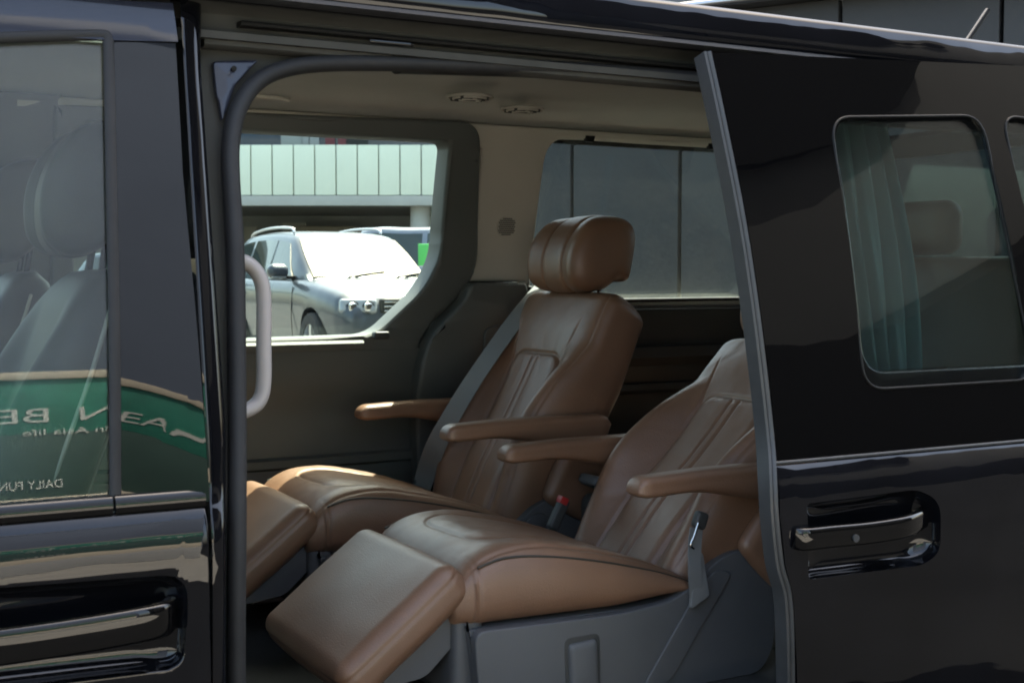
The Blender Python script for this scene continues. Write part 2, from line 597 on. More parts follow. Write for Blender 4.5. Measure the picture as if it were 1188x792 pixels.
# gutter lip and rail recess run the whole flank
def strip(name, prof_yz, x0, x1, mat, parent, n=30):
    rings = [[Vector((x0 + (x1 - x0) * k / n, y, z)) for y, z in prof_yz] for k in range(n + 1)]
    vs, fs = loft(rings)
    return mesh(name, vs, fs, mat, parent, 40)
strip('roof_side', [(.130, 1.796), (.123, 1.778), (.118, 1.758), (.116, 1.742), (.121, 1.730), (.150, 1.730), (.155, 1.790)], -.95, 3.5, 'paint', van)
strip('gutter_seal', [(.116, 1.7295), (.112, 1.722), (.120, 1.716), (.150, 1.717), (.150, 1.7295)], -.95, 3.5, 'rubber', van)
strip('rail_channel', [(.150, 1.7165), (.185, 1.714), (.196, 1.705), (.196, 1.684), (.19, 1.676), (.165, 1.672), (.165, 1.660), (.215, 1.660), (.215, 1.7165)], .57, 3.2, 'channel', van)
strip('slide_rail', [(.168, 1.694), (.166, 1.690), (.168, 1.686), (.1955, 1.686), (.1955, 1.694)], .66, 3.1, 'satin_black', van)
strip('cant_flange', [(.176, 1.6595), (.176, 1.652), (.182, 1.648), (.215, 1.648), (.215, 1.6595)], .60, 3.2, 'channel', van)
q = on(455, 47, lambda z: .16)
pillow('rail_glint', (.085, .006, .008), .003, 'gloss_black', van, loc=(q.x, .162, q.z - .004), n=(20, 4, 6))  # small convex piece added only to give a sky glint along the rail
# headliner
def head_ring(x):
    pts = []
    n = 30
    for k in range(n + 1):
        u = k / n
        y = .205 + (W - .41 + .03) * u
        s = min(1, min(u, 1 - u) / .22)
        z = 1.66 + .115 * math.sin(s * pi / 2) ** .8 if u < .5 else 1.715 + .075 * math.sin(s * pi / 2) ** .9
        pts.append(Vector((x, y, z)))
    return pts
rings = []
for k in range(40):
    x = -.7 + 4.0 * k / 39
    o_ = head_ring(x)
    rings.append(o_ + [p + Vector((0, 0, .012)) for p in reversed(o_)])
vs, fs = loft(rings)
hl = mesh('headliner', vs, fs, 'headliner', van, 60)
# round air vent, reading lamp, coat hook on the headliner
def on_far_head(px, py, y):
    return at(px, py, y)
for px, py in ((545, 113), (606, 127)):
    p = on(px, py, lambda z: 1.50)
    p.z = 1.77
    d = ray(px, py); t = (1.757 - ZC) / d.z; p = Vector((d.x * t, -D + d.y * t, 1.757))
    bm = bmesh.new()
    for rr, zz in ((.062, 0), (.045, -.004), (.028, -.008)):
        ring = [[Vector((p.x + (rr + a) * math.cos(2 * pi * k / 32), p.y + (rr + a) * math.sin(2 * pi * k / 32), p.z + zz + b)) for a, b in circle(.004, 8)] for k in range(33)]
        vs_, fs_ = loft(ring, cap=False)
        bv = [bm.verts.new(v) for v in vs_]
        for f in fs_: bm.faces.new([bv[i] for i in f])
    vent = from_bm('air_vent', bm, 'beige', van, 60)
    b2 = bmesh.new()
    for k in range(4): add_box(b2, p + Vector((0, (-.03 + .02 * k), -.004)), (.085, .006, .01), Matrix.Rotation(.5, 4, 'X'), .001)
    from_bm('vent_slats', b2, 'dark_plastic', vent)
p = on(322, 115, far(.16))
pts = [p + Vector((-.07, 0, .004)), p + Vector((-.03, -.012, .002)), p + Vector((.0, -.016, 0)), p + Vector((.022, -.016, -.004)), p + Vector((.03, -.006, 0))]
tube('coat_handle', pts, .006, 'beige', van, 6, 10)

# ---- far side of the cabin
fi = far(.125)                               # inner surface of the trim
win = rounded(xz([(262, 158), (519, 164), (507, 296), (489, 334), (432, 388), (262, 394)], fi), [.02, .03, .04, .05, .05, .02], 8)
win[0:9] = []                                 # the front end of the window runs on behind the seal
xl = .66
win = [(xl, 1.095), (xl - .0, 1.64), (xl + .035, 1.672)] + [p for p in win if p[0] > 1.10]
far_win = win
rw = xz([(613, 200), (622, 158), (836, 166), (872, 346), (770, 352), (612, 350)], fi)
rear_win = rounded([(2.088, rw[5][1] - .0), (2.092, rw[1][1]), (3.02, rw[2][1] - .012), (3.04, rw[3][1])], [.05, .08, .08, .06], 8)
zb = on(580, 327, fi).z
panel('upper_trim', [(.50, 1.735), (.50, 1.695), (1.80, 1.695), (1.862, 1.66), (1.872, 1.45), (1.862, zb), (2.066, zb), (2.066, 1.165), (3.25, 1.165), (3.25, 1.735)], fi, 'beige', van,
      [rear_win], .05, .010, inward=1)
# dark window surround with a deep reveal
so = xz([(540, 143), (557, 165), (552, 300), (545, 325), (524, 352), (500, 372), (488, 392), (484, 440)], fi)
outer = rounded([(.60, 1.03), (.60, 1.712), xz([(556, 142)], fi)[0]] + so[2:7] + [(so[6][0] - .02, 1.03)], [0, 0, .075, .05, .05, .05, .03, .03, 0], 8)
panel('window_surround', outer, far(.150), 'trim_dark', van, [far_win], .09, .016, .03, inward=1)
# sill ledge under the window
strip('window_sill', [(yf(1.08) - .075, 1.082), (yf(1.08) - .16, 1.076), (yf(1.08) - .168, 1.068), (yf(1.06) - .165, 1.05), (yf(1.05) - .075, 1.05)], .62, 1.50, 'trim_dark', van)
p = on(440, 390, far(.155)); pillow('window_latch', (.05, .03, .022), .006, 'dark_plastic', van, loc=p + Vector((0, -.012, .004)), n=(10, 6, 6))
gfar = panel('far_window_glass', [(.62, 1.06), (1.85, 1.06), (1.85, 1.70), (.62, 1.70)], far(.055), 'glass_far', van, (), .004, 0)
panel('rear_window_glass', [(2.03, 1.14), (3.08, 1.14), (3.08, 1.74), (2.03, 1.74)], far(.06), 'glass_rear', van, (), .004, 0)
_b = [q for q in rear_win if q[1] < 1.40]
tube('rear_window_seal', [Vector((x, fi(z) - .002, z)) for x, z in [q for q in _b if q[0] > 2.6] + [q for q in _b if q[0] < 2.6]], .007, 'rubber', van, 0, 10)
for px, py in ((684, 159), (826, 168)):
    p = on(px, py, far(.12)); prism('window_clip', [(p.x - .022, p.z + .012), (p.x + .022, p.z + .012), (p.x + .013, p.z - .016), (p.x - .013, p.z - .016)], p.y - .006, p.y + .012, 'satin_black', van, .002)
tube('bright_strip', [Vector((x, fi(1.15) - .012, 1.166 - .003)) for x in (2.10, 2.5, 3.05)], .006, 'edge_metal', van, 0, 10)
# lower trims
panel('lower_trim', [(-.9, .36), (1.72, .36), (1.72, 1.055), (-.9, 1.055)], far(.15), 'trim_dark', van, (), .05, .012, inward=1)
strip('lower_ledge', [(yf(.72) - .15, .73), (yf(.72) - .168, .722), (yf(.72) - .168, .70), (yf(.72) - .15, .69)], -.6, 1.70, 'trim_dark', van)
qt = xz([(548, 328), (613, 328), (618, 360), (618, 560), (487, 560), (488, 430), (500, 392), (524, 366), (541, 348)], far(.21))
panel('quarter_trim', rounded(qt, [.02, .01, 0, 0, 0, .03, .05, .05, .03], 6), far(.205), 'trim_dark', van, (), .10, .014, .04, .25, inward=1)
pk = xz([(562, 380), (612, 372), (612, 470), (556, 470)], far(.21))
panel('trim_pocket', rounded(pk, .03, 5), far(.212), 'trim_dark', van, (), .02, .006, inward=1)
panel('rear_lower_trim', [(1.98, .36), (3.3, .36), (3.3, 1.155), (1.98, 1.155)], far(.13), 'dark_plastic', van, (), .05, .01, inward=1)
strip('rear_armrest_ledge', [(yf(1.0) - .13, 1.035), (yf(1.0) - .155, 1.025), (yf(1.0) - .158, .99), (yf(1.0) - .13, .96)], 2.15, 3.25, 'dark_plastic', van)
strip('rear_storage_ledge', [(yf(.9) - .13, .90), (yf(.9) - .15, .896), (yf(.9) - .153, .875), (yf(.9) - .13, .86)], 2.15, 3.25, 'dark_plastic', van)
# speaker grille on the pillar
p = on(588, 263, far(.13))
bm = bmesh.new()
r_ = bmesh.ops.create_circle(bm, cap_ends=True, segments=40, radius=.034)
for v in bm.verts: v.co = Vector((v.co.x, 0, v.co.y))
ex = bmesh.ops.extrude_face_region(bm, geom=bm.faces[:]); bmesh.ops.translate(bm, vec=(0, -.004, 0), verts=[v for v in ex['geom'] if isinstance(v, bmesh.types.BMVert)])
for v_ in bm.verts: v_.co = Vector((p.x + v_.co.x, fi(p.z + v_.co.z) + v_.co.y - .0005, p.z + v_.co.z))
gr = from_bm('speaker_grille', bm, 'beige', van)
bm = bmesh.new()
for i in range(-5, 6):
    for j in range(-5, 6):
        a, b = (i + .5 * (j % 2)) * .0068, j * .0062
        if a * a + b * b < .031 ** 2:
            add_box(bm, (p.x + a, fi(p.z + b) - .0042, p.z + b), (.0044, .003, .0042))
tag(from_bm('grille_holes', bm, 'dark_plastic', gr, None), kind='stuff')
# outer skin on the far flank
panel('far_flank', [(-.9, .25), (3.45, .25), (3.45, 1.76), (-.4, 1.76), (-.9, 1.2)], far(.001), 'paint', van,
      [[(-.55, 1.06), (.45, 1.06), (.45, 1.66), (-.25, 1.66)], [(.64, 1.07), (1.84, 1.07), (1.84, 1.69), (.64, 1.69)], [(2.04, 1.15), (3.07, 1.15), (3.07, 1.70), (2.04, 1.70)]], .03, .004, inward=-1)
panel('far_front_trim', [(-.70, 1.06), (.62, 1.06), (.62, 1.74), (-.30, 1.74)], fi, 'trim_dark', van, [rounded([(-.50, 1.09), (.40, 1.09), (.40, 1.66), (-.22, 1.66)], .04, 5)], .05, .01, inward=1)
panel('far_front_glass', [(-.60, 1.05), (.46, 1.05), (.46, 1.68), (-.26, 1.68)], far(.06), 'glass_front', van, (), .004, 0)

# ---- grab handle on the inside of the body pillar
hpts = [at(px, py, .17) for px, py in ((262, 300), (279, 302), (293, 310), (303, 326), (306, 350), (306, 400), (306, 440), (302, 462), (290, 474), (262, 484))]
tube('grab_handle', hpts, .0125, 'handle_grey', van, 6, 18, prof=[(a * .0125, b * .016) for a, b in circle(1, 18)])

# ---- floor, sill, front end, tail
box('floor', (1.2, W / 2, .34), (4.2, W - .16, .06), 'carpet', van, None, .01)
strip('door_sill', [(.02, .335), (.02, .37), (.05, .385), (.13, .385), (.13, .335)], .55, 1.9, 'satin_black', van)
strip('rocker', [(.0, .20), (-.02, .26), (.0, .334), (.12, .334), (.12, .20)], -.5, 3.3, 'paint', van)
# tail: gate with a window
bm = bmesh.new()
def gate(name, mat, hole, parent, x, th, out):
    vs = []
    b = bmesh.new(); ed = []
    for loop in [out] + hole:
        v = [b.verts.new((x, y, z)) for y, z in loop]
        for i in range(len(v)): ed.append(b.edges.new((v[i - 1], v[i])))
    bmesh.ops.triangle_fill(b, use_beauty=True, edges=ed)
    r = bmesh.ops.extrude_face_region(b, geom=b.faces[:], use_keep_orig=True)
    bmesh.ops.translate(b, vec=(th, 0, 0), verts=[v for v in r['geom'] if isinstance(v, bmesh.types.BMVert)])
    return from_bm(name, b, mat, parent)
tg = empty('tail_gate', (3.3, W / 2, .3)); attach(tg, van)
gh = rounded([(.26, 1.0), (1.60, 1.0), (1.54, 1.70), (.32, 1.70)], .08, 6)
gate('gate_panel', 'paint', [gh], tg, 3.34, .06, [(.02, .30), (W - .02, .30), (W + .02, .8), (W - .05, 1.2), (W - .18, 1.755), (.18, 1.755), (.05, 1.2), (-.02, .8)])
gate('gate_trim', 'trim_dark', [rounded([(.30, 1.03), (1.56, 1.03), (1.50, 1.67), (.36, 1.67)], .07, 6)], tg, 3.30, .035, [(.10, .36), (W - .10, .36), (W - .06, 1.2), (W - .22, 1.735), (.22, 1.735), (.06, 1.2)])
gate('gate_glass', 'glass_dark', [], tg, 3.352, .004, [(.24, .98), (1.62, .98), (1.56, 1.72), (.30, 1.72)])
# nose: bonnet, windscreen, dash, wheels
rings = []
for k in range(22):
    t = k / 21
    x = -1.75 + 1.0 * t
    zt = .80 + .28 * math.sin(min(1, t * 1.1) * pi / 2) ** .7
    hw = (W / 2 - .02) * (.74 + .26 * math.sin(min(1, t * 1.6) * pi / 2) ** .7)
    ring = []
    for j in range(25):
        a = -1 + 2 * j / 24
        ring.append(Vector((x, W / 2 + hw * a, zt - .10 * abs(a) ** 4)))
    ring += [Vector((x, W / 2 + hw, .28)), Vector((x, W / 2 - hw, .28))]
    rings.append(ring)
vs, fs = loft(rings)
mesh('nose', vs, fs, 'paint', van, 40)
ws = []
for k in range(10):
    t = k / 9
    ws.append([Vector((-.82 + .62 * t - .12 * (1 - (2 * j / 16 - 1) ** 2) * 1.0, .14 + .06 * t + (W - .28 - .12 * t) * j / 16, 1.06 + .68 * t)) for j in range(17)])
rings = [r + [p + Vector((.004, 0, .004)) for p in reversed(r)] for r in ws]
vs, fs = loft(rings)
mesh('windscreen', vs, fs, 'glass_front', van, 40)
for y in (.075, W - .075):
    tube('screen_pillar', [Vector((-.95, y, 1.03)), Vector((-.55, y + (.03 if y < 1 else -.03), 1.40)), Vector((-.20, y + (.08 if y < 1 else -.08), 1.735))], .045, 'paint', van, 6)
pillow('dashboard', (.42, W - .22, .30), .09, 'dark_plastic', van, loc=(-.66, W / 2, .93), n=(16, 30, 12))
wheel_r = tube('steering_wheel', [Vector((-.36 + .10 * math.sin(a), .48 + .19 * math.cos(a), 1.0 + .17 * math.sin(a))) for a in [2 * pi * k / 24 for k in range(24)]], .014, 'dark_plastic', van, 0, 10, Vector((1, 0, -.3)), closed=True)
def wheel(parent, c, axis_y, r=.34, w=.22, rim='alloy', spokes=5, rot=0.0):
    """Tyre (part) with rim (sub-part); axis along local y."""
    prof = [(r * .62, -.5), (r * .80, -.52), (r * .93, -.50), (r * .985, -.40), (r, -.2), (r, .2), (r * .985, .40), (r * .93, .5), (r * .80, .52), (r * .62, .5)]
    rings = [[Vector((c[0] + p * math.cos(2 * pi * k / 48), c[1] + q * w, c[2] + p * math.sin(2 * pi * k / 48))) for p, q in prof] for k in range(49)]
    vs, fs = loft(rings, cap=False)
    ty = mesh('wheel', vs, fs, 'tyre', parent, 40)
    bm = bmesh.new()
    s = axis_y
    pr = [(r * .64, .50), (r * .66, .47), (r * .61, .44), (r * .58, .30), (r * .56, -.3), (r * .60, -.4)]
    rg = [[Vector((c[0] + p * math.cos(2 * pi * k / 48), c[1] + s * q * w, c[2] + p * math.sin(2 * pi * k / 48))) for p, q in pr] for k in range(49)]
    v_, f_ = loft(rg, cap=False, closed=False)
    bv = [bm.verts.new(v) for v in v_]
    for f in f_: bm.faces.new([bv[i] for i in f])
    for k in range(spokes):
        a = rot + 2 * pi * k / spokes
        m = Matrix.Translation((c[0], c[1] + s * w * .40, c[2])) @ Matrix.Rotation(-a, 4, 'Y')
        b2 = bmesh.new(); add_box(b2, (r * .33, 0, 0), (r * .60, .03, r * .17), None, .006)
        b2.transform(m); me = bpy.data.meshes.new('t'); b2.to_mesh(me); b2.free(); bm.from_mesh(me); bpy.data.meshes.remove(me)
    b2 = bmesh.new(); bmesh.ops.create_cone(b2, cap_ends=True, segments=24, radius1=r * .17, radius2=r * .14, depth=.05)
    b2.transform(Matrix.Translation((c[0], c[1] + s * w * .40, c[2])) @ Matrix.Rotation(R(-90) * s, 4, 'X')); me = bpy.data.meshes.new('t'); b2.to_mesh(me); b2.free(); bm.from_mesh(me); bpy.data.meshes.remove(me)
    rm = from_bm('rim', bm, rim, ty, 40)
    b3 = bmesh.new(); bmesh.ops.create_cone(b3, cap_ends=True, segments=32, radius1=r * .56, radius2=r * .56, depth=.02)
    b3.transform(Matrix.Translation((c[0], c[1] + s * w * .1, c[2])) @ Matrix.Rotation(R(90), 4, 'X'))
    from_bm('brake_disc', b3, 'steel', ty, 40)
    return ty
for x in (-1.05, 2.45):
    for y, s in ((.08, -1), (W - .08, 1)): wheel(van, (x, y, .34), s)
# antenna on the rear of the roof
a0, a1 = at(1126, 42, .95), at(1146, 12, .95)
dd = (a1 - a0).normalized()
tube('roof_antenna', [a0 - dd * .12, a0, a1], .0085, 'satin_black', van, 3, 12)

# ---- near quarter panel behind the sliding door
q_open = rounded([(1.93, 1.07), (2.86, 1.07), (2.86, 1.60), (1.93, 1.60)], .06, 6)
panel('rear_quarter', [(1.90, .30), (3.40, .30), (3.40, 1.72), (1.85, 1.72), (1.80, 1.3)], near(.012), 'paint', van, [q_open], .05, .006)
panel('quarter_glass', [(1.90, 1.04), (2.89, 1.04), (2.89, 1.63), (1.90, 1.63)], near(.045), 'glass_dark', van, (), .004, 0)

# ---- sliding door, slid back and standing off the flank
sd = empty('sliding_door', (2.0, -.1, .4)); attach(sd, van)
nd = near(-.105)
lead_px = [(821, 62), (838, 140), (862, 262), (880, 385), (893, 500), (897, 560), (899, 600), (905, 655), (914, 690), (917, 740), (918, 830)]
lead = [on(px, py, nd) for px, py in lead_px]
lx = lambda z: next((lead[i].x + (lead[i + 1].x - lead[i].x) * (lead[i].z - z) / (lead[i].z - lead[i + 1].z) for i in range(len(lead) - 1) if lead[i].z >= z >= lead[i + 1].z), lead[0].x if z > lead[0].z else lead[-1].x)
zt_d = 1.768
zt0 = on(830, 60, nd).z
belt_z = on(1000, 527, nd).z
XE = 2.98
zl = [zt0 - .002 - (zt0 - belt_z - .004) * k / 14 for k in range(15)]
w1 = rounded(xz([(962, 140), (1132, 136), (1150, 210), (1192, 438), (1020, 452), (1000, 400)], nd), [.05, .05, 0, .05, .05, 0], 8)
w1 = rounded([xz1(on(1002, 452, nd)), xz1(on(962, 136, nd)), xz1(on(1137, 134, nd)), xz1(on(1200, 440, nd))], .055, 8)
w2 = rounded([(w1[0][0] + .50, 1.05), (w1[0][0] + .40, on(1170, 134, nd).z), (2.85, 1.60), (2.88, 1.05)], .055, 8)
xw = on(1162, 140, nd).x
w2 = rounded([(xw + .06, 1.05), (xw - .0, on(1170, 134, nd).z), (2.85, 1.60), (2.88, 1.05)], .055, 8)
panel('upper_panel', [(lx(z) + .012, z) for z in zl] + [(XE, belt_z + .004), (XE, zt_d)], nd, 'gloss_black', sd, [w1, w2], .012, 0, .03, .2)
rc = rounded(xz([(936, 584), (1066, 567), (1091, 582), (1091, 640), (1072, 655), (938, 672)], nd), [.01, .05, .03, .03, .05, .01], 8)
zl2 = [belt_z - .006 - (belt_z - .006 - .32) * k / 20 for k in range(21)]
panel('lower_panel', [(lx(z) + .012, z) for z in zl2] + [(XE, .32), (XE, belt_z - .006)], nd, 'paint', sd, [rc], .03, 0, .02, .2)
tube('belt_line', [Vector((x, nd(belt_z) - .002, belt_z - .001)) for x in (lx(belt_z) + .014, 2.2, XE)], .0035, 'edge_metal', sd, 0, 8)
for nm, w_, gm in (('door_window', w1, 'glass_dark'), ('vent_window', w2, 'glass_dark')):
    fr = tube(nm, [Vector((x, nd(z) - .0005, z)) for x, z in w_], .0026, 'satin_black', sd, 0, 8, closed=True)
    xs_ = [p[0] for p in w_]; zs_ = [p[1] for p in w_]
    panel('window_pane', [(min(xs_) - .01, min(zs_) - .012), (max(xs_) + .01, min(zs_) - .012), (max(xs_) + .01, max(zs_) + .012), (min(xs_) - .01, max(zs_) + .012)], near(-.105 + .0125), gm, sd, (), .004, 0)
# leading edge: ribbed flange
ep = [v + Vector((0, .012, 0)) for v in smooth_path(lead, 5)]
rb = [(-.009, -.012), (-.006, -.016), (-.0015, -.014), (.001, -.009), (.004, -.014), (.0085, -.012), (.009, .02), (-.009, .02)]
tube('leading_edge', ep, .01, 'edge_metal', sd, 0, prof=[(-a, b) for a, b in rb])
bowl('handle_recess', rc, nd, .036, sd, shrink=.66)
h2 = [on(px, py, near(-.115)) for px, py in ((932, 625), (960, 622), (1010, 617), (1050, 610), (1080, 603))]
h2 = [h2[0] + Vector((-.005, .02, 0))] + h2[:-1] + [h2[-1] + Vector((.01, .03, 0))]
hh = tube('door_handle', h2, .018, 'gloss_black', sd, 6, prof=[(a * .021, b * .011) for a, b in [(math.copysign(abs(math.cos(t)) ** .5, math.cos(t)), math.copysign(abs(math.sin(t)) ** .5, math.sin(t))) for t in [2 * pi * k / 24 for k in range(24)]]])
p = on(993, 624, near(-.1275))
tube('lock_cylinder', [p + Vector((0, .01, 0)), p + Vector((0, -.002, 0))], .0075, 'edge_metal', sd, 0, 16, Vector((0, 0, 1)))
box('door_core', (2.32, near(-.03)(.6) - .012, .60), (1.2, .03, .5), 'satin_black', sd, None, .01)

# ================================================================== CAPTAIN SEATS
def part(name, vs, fs, mat, parent, loc=(0, 0, 0), rot=(0, 0, 0), smooth=60):
    o = mesh(name, vs, fs, mat, None, smooth)
    o.parent = parent
    o.location = loc
    o.rotation_euler = rot
    return o


def own(o, parent, loc=(0, 0, 0), rot=(0, 0, 0)):
    o.parent = parent
    o.location = loc
    o.rotation_euler = rot
    return o


def rbox_sd(a, b, ha, hb, r):
    qa, qb = abs(a) - ha + r, abs(b) - hb + r
    return math.hypot(max(qa, 0), max(qb, 0)) + min(max(qa, qb), 0) - r


def pad_ring(w, top, bot, mid, N, Mb, p=7.0, pf=None):
    """Cross-section across the seat: (u along y, height) with soft shoulders."""
    out = []
    for k in range(N + 1):
        y = w * math.sin(pi / 2 * (-1 + 2 * k / N))
        kk = max(0, 1 - abs(y / w) ** (pf or p)) ** (1 / 2.6)
        out.append((y, mid + kk * (top(y) - mid)))
    for k in range(1, Mb):
        y = w * math.cos(pi * k / Mb)
        kk = max(0, 1 - abs(y / w) ** p) ** (1 / 2.6)
        out.append((y, mid + kk * (bot - mid)))
    return out


def interp(tab, x):
    if x <= tab[0][0]: return tab[0][1]
    for (a, fa), (b, fb) in zip(tab, tab[1:]):
        if x <= b:
            t = (x - a) / (b - a)
            t = t * t * (3 - 2 * t) * .5 + t * .5
            return fa + (fb - fa) * t
    return tab[-1][1]


def wob(v, amp, sc): return amp * noise.noise(Vector(v) * sc)


def backrest_mesh():
    T0, T1, NR = -.07, .70, 230
    rings = []
    for i in range(NR + 1):
        c = -math.cos(pi * i / NR)
        t = T0 + (T1 - T0) * (.65 * (i / NR) + .35 * (c + 1) / 2)
        e0, e1 = .045, .045
        q = 1.0
        if t < T0 + e0: q = math.sqrt(max(0, 1 - ((T0 + e0 - t) / e0) ** 2))
        if t > T1 - e1: q = math.sqrt(max(0, 1 - ((t - T1 + e1) / e1) ** 2))
        w = hermite([(-.07, .215), (.05, .238), (.22, .256), (.40, .256), (.50, .252), (.56, .249), (.70, .246)], t)
        w -= (1 - q) * .055
        wing = hermite([(-.07, .018), (.10, .052), (.24, .088), (.36, .076), (.47, .034), (.54, .006), (.70, .002)], t)
        base = hermite([(-.07, .040), (.12, .052), (.30, .040), (.45, .040), (.58, .058), (.70, .05)], t)
        mid = -.005

        def top(y):
            a = abs(y)
            pw = .118 + .012 * sstep(.0, .4, t)
            n = base + wing * sstep(pw - .01, pw + .085, a)
            sd_ = rbox_sd(y, t - .20, pw, .285, .05)
            n += .010 * sstep(.012, -.03, sd_)
            n -= .0085 * gauss(sd_, .0048)
            if t < .475:
                n -= .0045 * gauss(a - .015, .0038)
            # flank seam out on the wing and the seam at the top yoke
            n -= .0035 * gauss(a - (w * .90), .0035) * sstep(-.02, .05, t)
            if t > .40:
                n -= .0045 * gauss(a - (.128 + (t - .44) * .25), .004) * sstep(.41, .44, t) * sstep(.62, .55, t)
            # leather creases
            n += wob((y * 1.0, t * 1.0, 3.1), .0022, 7) + wob((y, t * .6, 9.2), .0010, 30)
            n -= .0026 * max(0, noise.noise(Vector((y * 22 + t * 26, t * 7, 1.7))) - .15) * sstep(.05, .2, a)
            return n
        ring = pad_ring(w, top, -interp([(-.07, .085), (.1, .12), (.45, .145), (.70, .125)], t), mid, 200, 40, 8, interp([(.42, 8), (.54, 3.4), (.70, 4.5)], t))
        rings.append([Vector((-(mid + (n - mid) * max(q, .02)), y, t)) for y, n in ring])
    return loft(rings)


ZT = [(-.33, .30), (-.27, .328), (-.20, .348), (-.09, .338), (.05, .305), (.16, .268), (.23, .238), (.30, .205)]


def cushion_mesh():
    X0, X1, NR = -.316, .285, 190
    rings = []
    for i in range(NR + 1):
        c = -math.cos(pi * i / NR)
        x = X0 + (X1 - X0) * (.4 * (i / NR) + .6 * (c + 1) / 2)
        e0, e1 = .075, .05
        q = 1.0
        if x < X0 + e0: q = math.sqrt(max(0, 1 - ((X0 + e0 - x) / e0) ** 2))
        if x > X1 - e1: q = math.sqrt(max(0, 1 - ((x - X1 + e1) / e1) ** 2))
        ql = q if x > 0 else math.sqrt(max(0, 1 - (max(0, X0 + .016 - x) / .016) ** 2))
        zt = hermite(ZT, x)
        zb = .186 + .02 * sstep(.05, .28, x)
        mid = zb + (zt - zb) * .46
        w = .243 + .010 * sstep(-.3, 0, x) - (1 - max(q, ql * .6)) * .03

        def top(y):
            a = abs(y)
            z = zt + .014 * sstep(.12, .22, a) * sstep(-.32, -.1, x)
            pw = .150
            sd_ = rbox_sd(y, x - .10, pw, .32, .07)
            z += .006 * sstep(.01, -.04, sd_)
            z -= .0035 * gauss(sd_, .0045)
            z -= .0035 * gauss(a - .222, .0035) * sstep(-.30, -.24, x)
            z += wob((x, y, 1.3), .003, 9) + wob((x, y, 5.3), .0012, 30)
            return z
        ring = pad_ring(w, top, zb, mid, 170, 60, 9)
        out = []
        for y, z in ring:
            z2 = mid + (z - mid) * max(q if z > mid else ql, .02)
            yy = y
            # vertical seam where the front panel meets the side, bulge of the side panel
            if abs(y) > w * .8 and x > -.27:
                yy += math.copysign(.006 * math.sin(max(0, min(1, (z2 - zb) / max(.01, zt - zb))) * pi), y)
            if abs(y) > w * .55: yy -= math.copysign(.003 * gauss(x + .262, .004), y)
            out.append(Vector((x, yy, z2)))
        rings.append(out)
    return loft(rings)


def cushion_piping(side):
    pts = []
    for k in range(40):
        x = -.262 + .53 * k / 39
        zt = hermite(ZT, x); zb = .186 + .02 * sstep(.05, .28, x)
        mid = zb + (zt - zb) * .46
        w = .243 + .010 * sstep(-.3, 0, x)
        y = .945 * w
        kk = (1 - .945 ** 9) ** (1 / 2.6)
        z = mid + kk * (zt + .014 - mid) - .004
        pts.append(Vector((x, side * (y + .0045), z)))
    return sweep(pts, circle(.0026, 8), Vector((0, 1, 0)))


def headrest_mesh():
    P = [(-.050, -.124), (-.090, -.096), (-.104, -.03), (-.088, .038), (-.046, .090), (.012, .112), (.066, .106), (.090, .066), (.094, -.02), (.090, -.066), (.052, -.074), (.004, -.114)]
    loop = smooth_path([(x, 0, z) for x, z in P], 9, True)
    H, NR = .155, 150
    rings = []
    for i in range(NR + 1):
        c = -math.cos(pi * i / NR)
        y = H * (.35 * (-1 + 2 * i / NR) + .65 * c)
        v = y / H
        q = max(.012, (1 - min(1, abs(v)) ** 6) ** (1 / 4)) if abs(v) < 1 else .012
        sc = q
        g = 0.0042 * gauss(abs(y) - .056, .004) - .003 * sstep(.056, .036, abs(y))
        fw = .020 * sstep(.05, .13, abs(y))
        rings.append([])
        for p in loop:
            r = Vector((p.x - .0, 0, p.z))
            L_ = r.length
            r2 = r * max(.01, sc - g / L_)
            front = sstep(.02, -.06, p.x)
            rings[-1].append(Vector((r2.x - fw * front * q + wob((p.x, y, p.z), .002, 12), y, r2.z + wob((p.x, y, p.z + 4), .0015, 12))))
    return loft(rings)


def armrest_mesh(side):
    L_ = .50
    rings = []
    for i in range(61):
        x = L_ * (1 - math.cos(pi / 2 * i / 60)) ** 1.25 * .86 + L_ * .14 * (i / 60) ** 3 if i < 60 else L_
        e = .034
        q = 1.0
        if x < e: q = max(0, 1 - ((e - x) / e) ** 2.3) ** (1 / 2.3)
        if x > L_ - .06: q = max(0, 1 - ((x - L_ + .06) / .06) ** 2.3) ** (1 / 2.3)
        q = max(q, .04)
        zt = .000 + .006 * sstep(0, .2, x)
        th = .046 + .038 * sstep(.10, .40, x)
        hw = .0335
        mid = zt - .030
        ring = []
        for k in range(40):
            a = 2 * pi * k / 40
            c, s = math.cos(a), math.sin(a)
            yy = hw * math.copysign(abs(c) ** .55, c)
            zz = (zt - mid if s > 0 else th - (zt - mid)) * math.copysign(abs(s) ** .62, s)
            g = .0028 * gauss(zz - .006 + .010 * 0, .004)
            yy -= math.copysign(g, yy)
            ring.append(Vector((x, yy * (.55 + .45 * q), mid + zz * q)))
        rings.append(ring)
    return loft(rings)


SX, SY, SZ = 1.45, .57, .37
PIV = Vector((.29, 0, .215))
tag(van, None)


def make_seat(name, loc, recline, arm, label, group):
    """arm = (x of the tip, top z) in seat axes."""
    seat = tag(empty(name, loc), label, 'seat', group)
    return seat


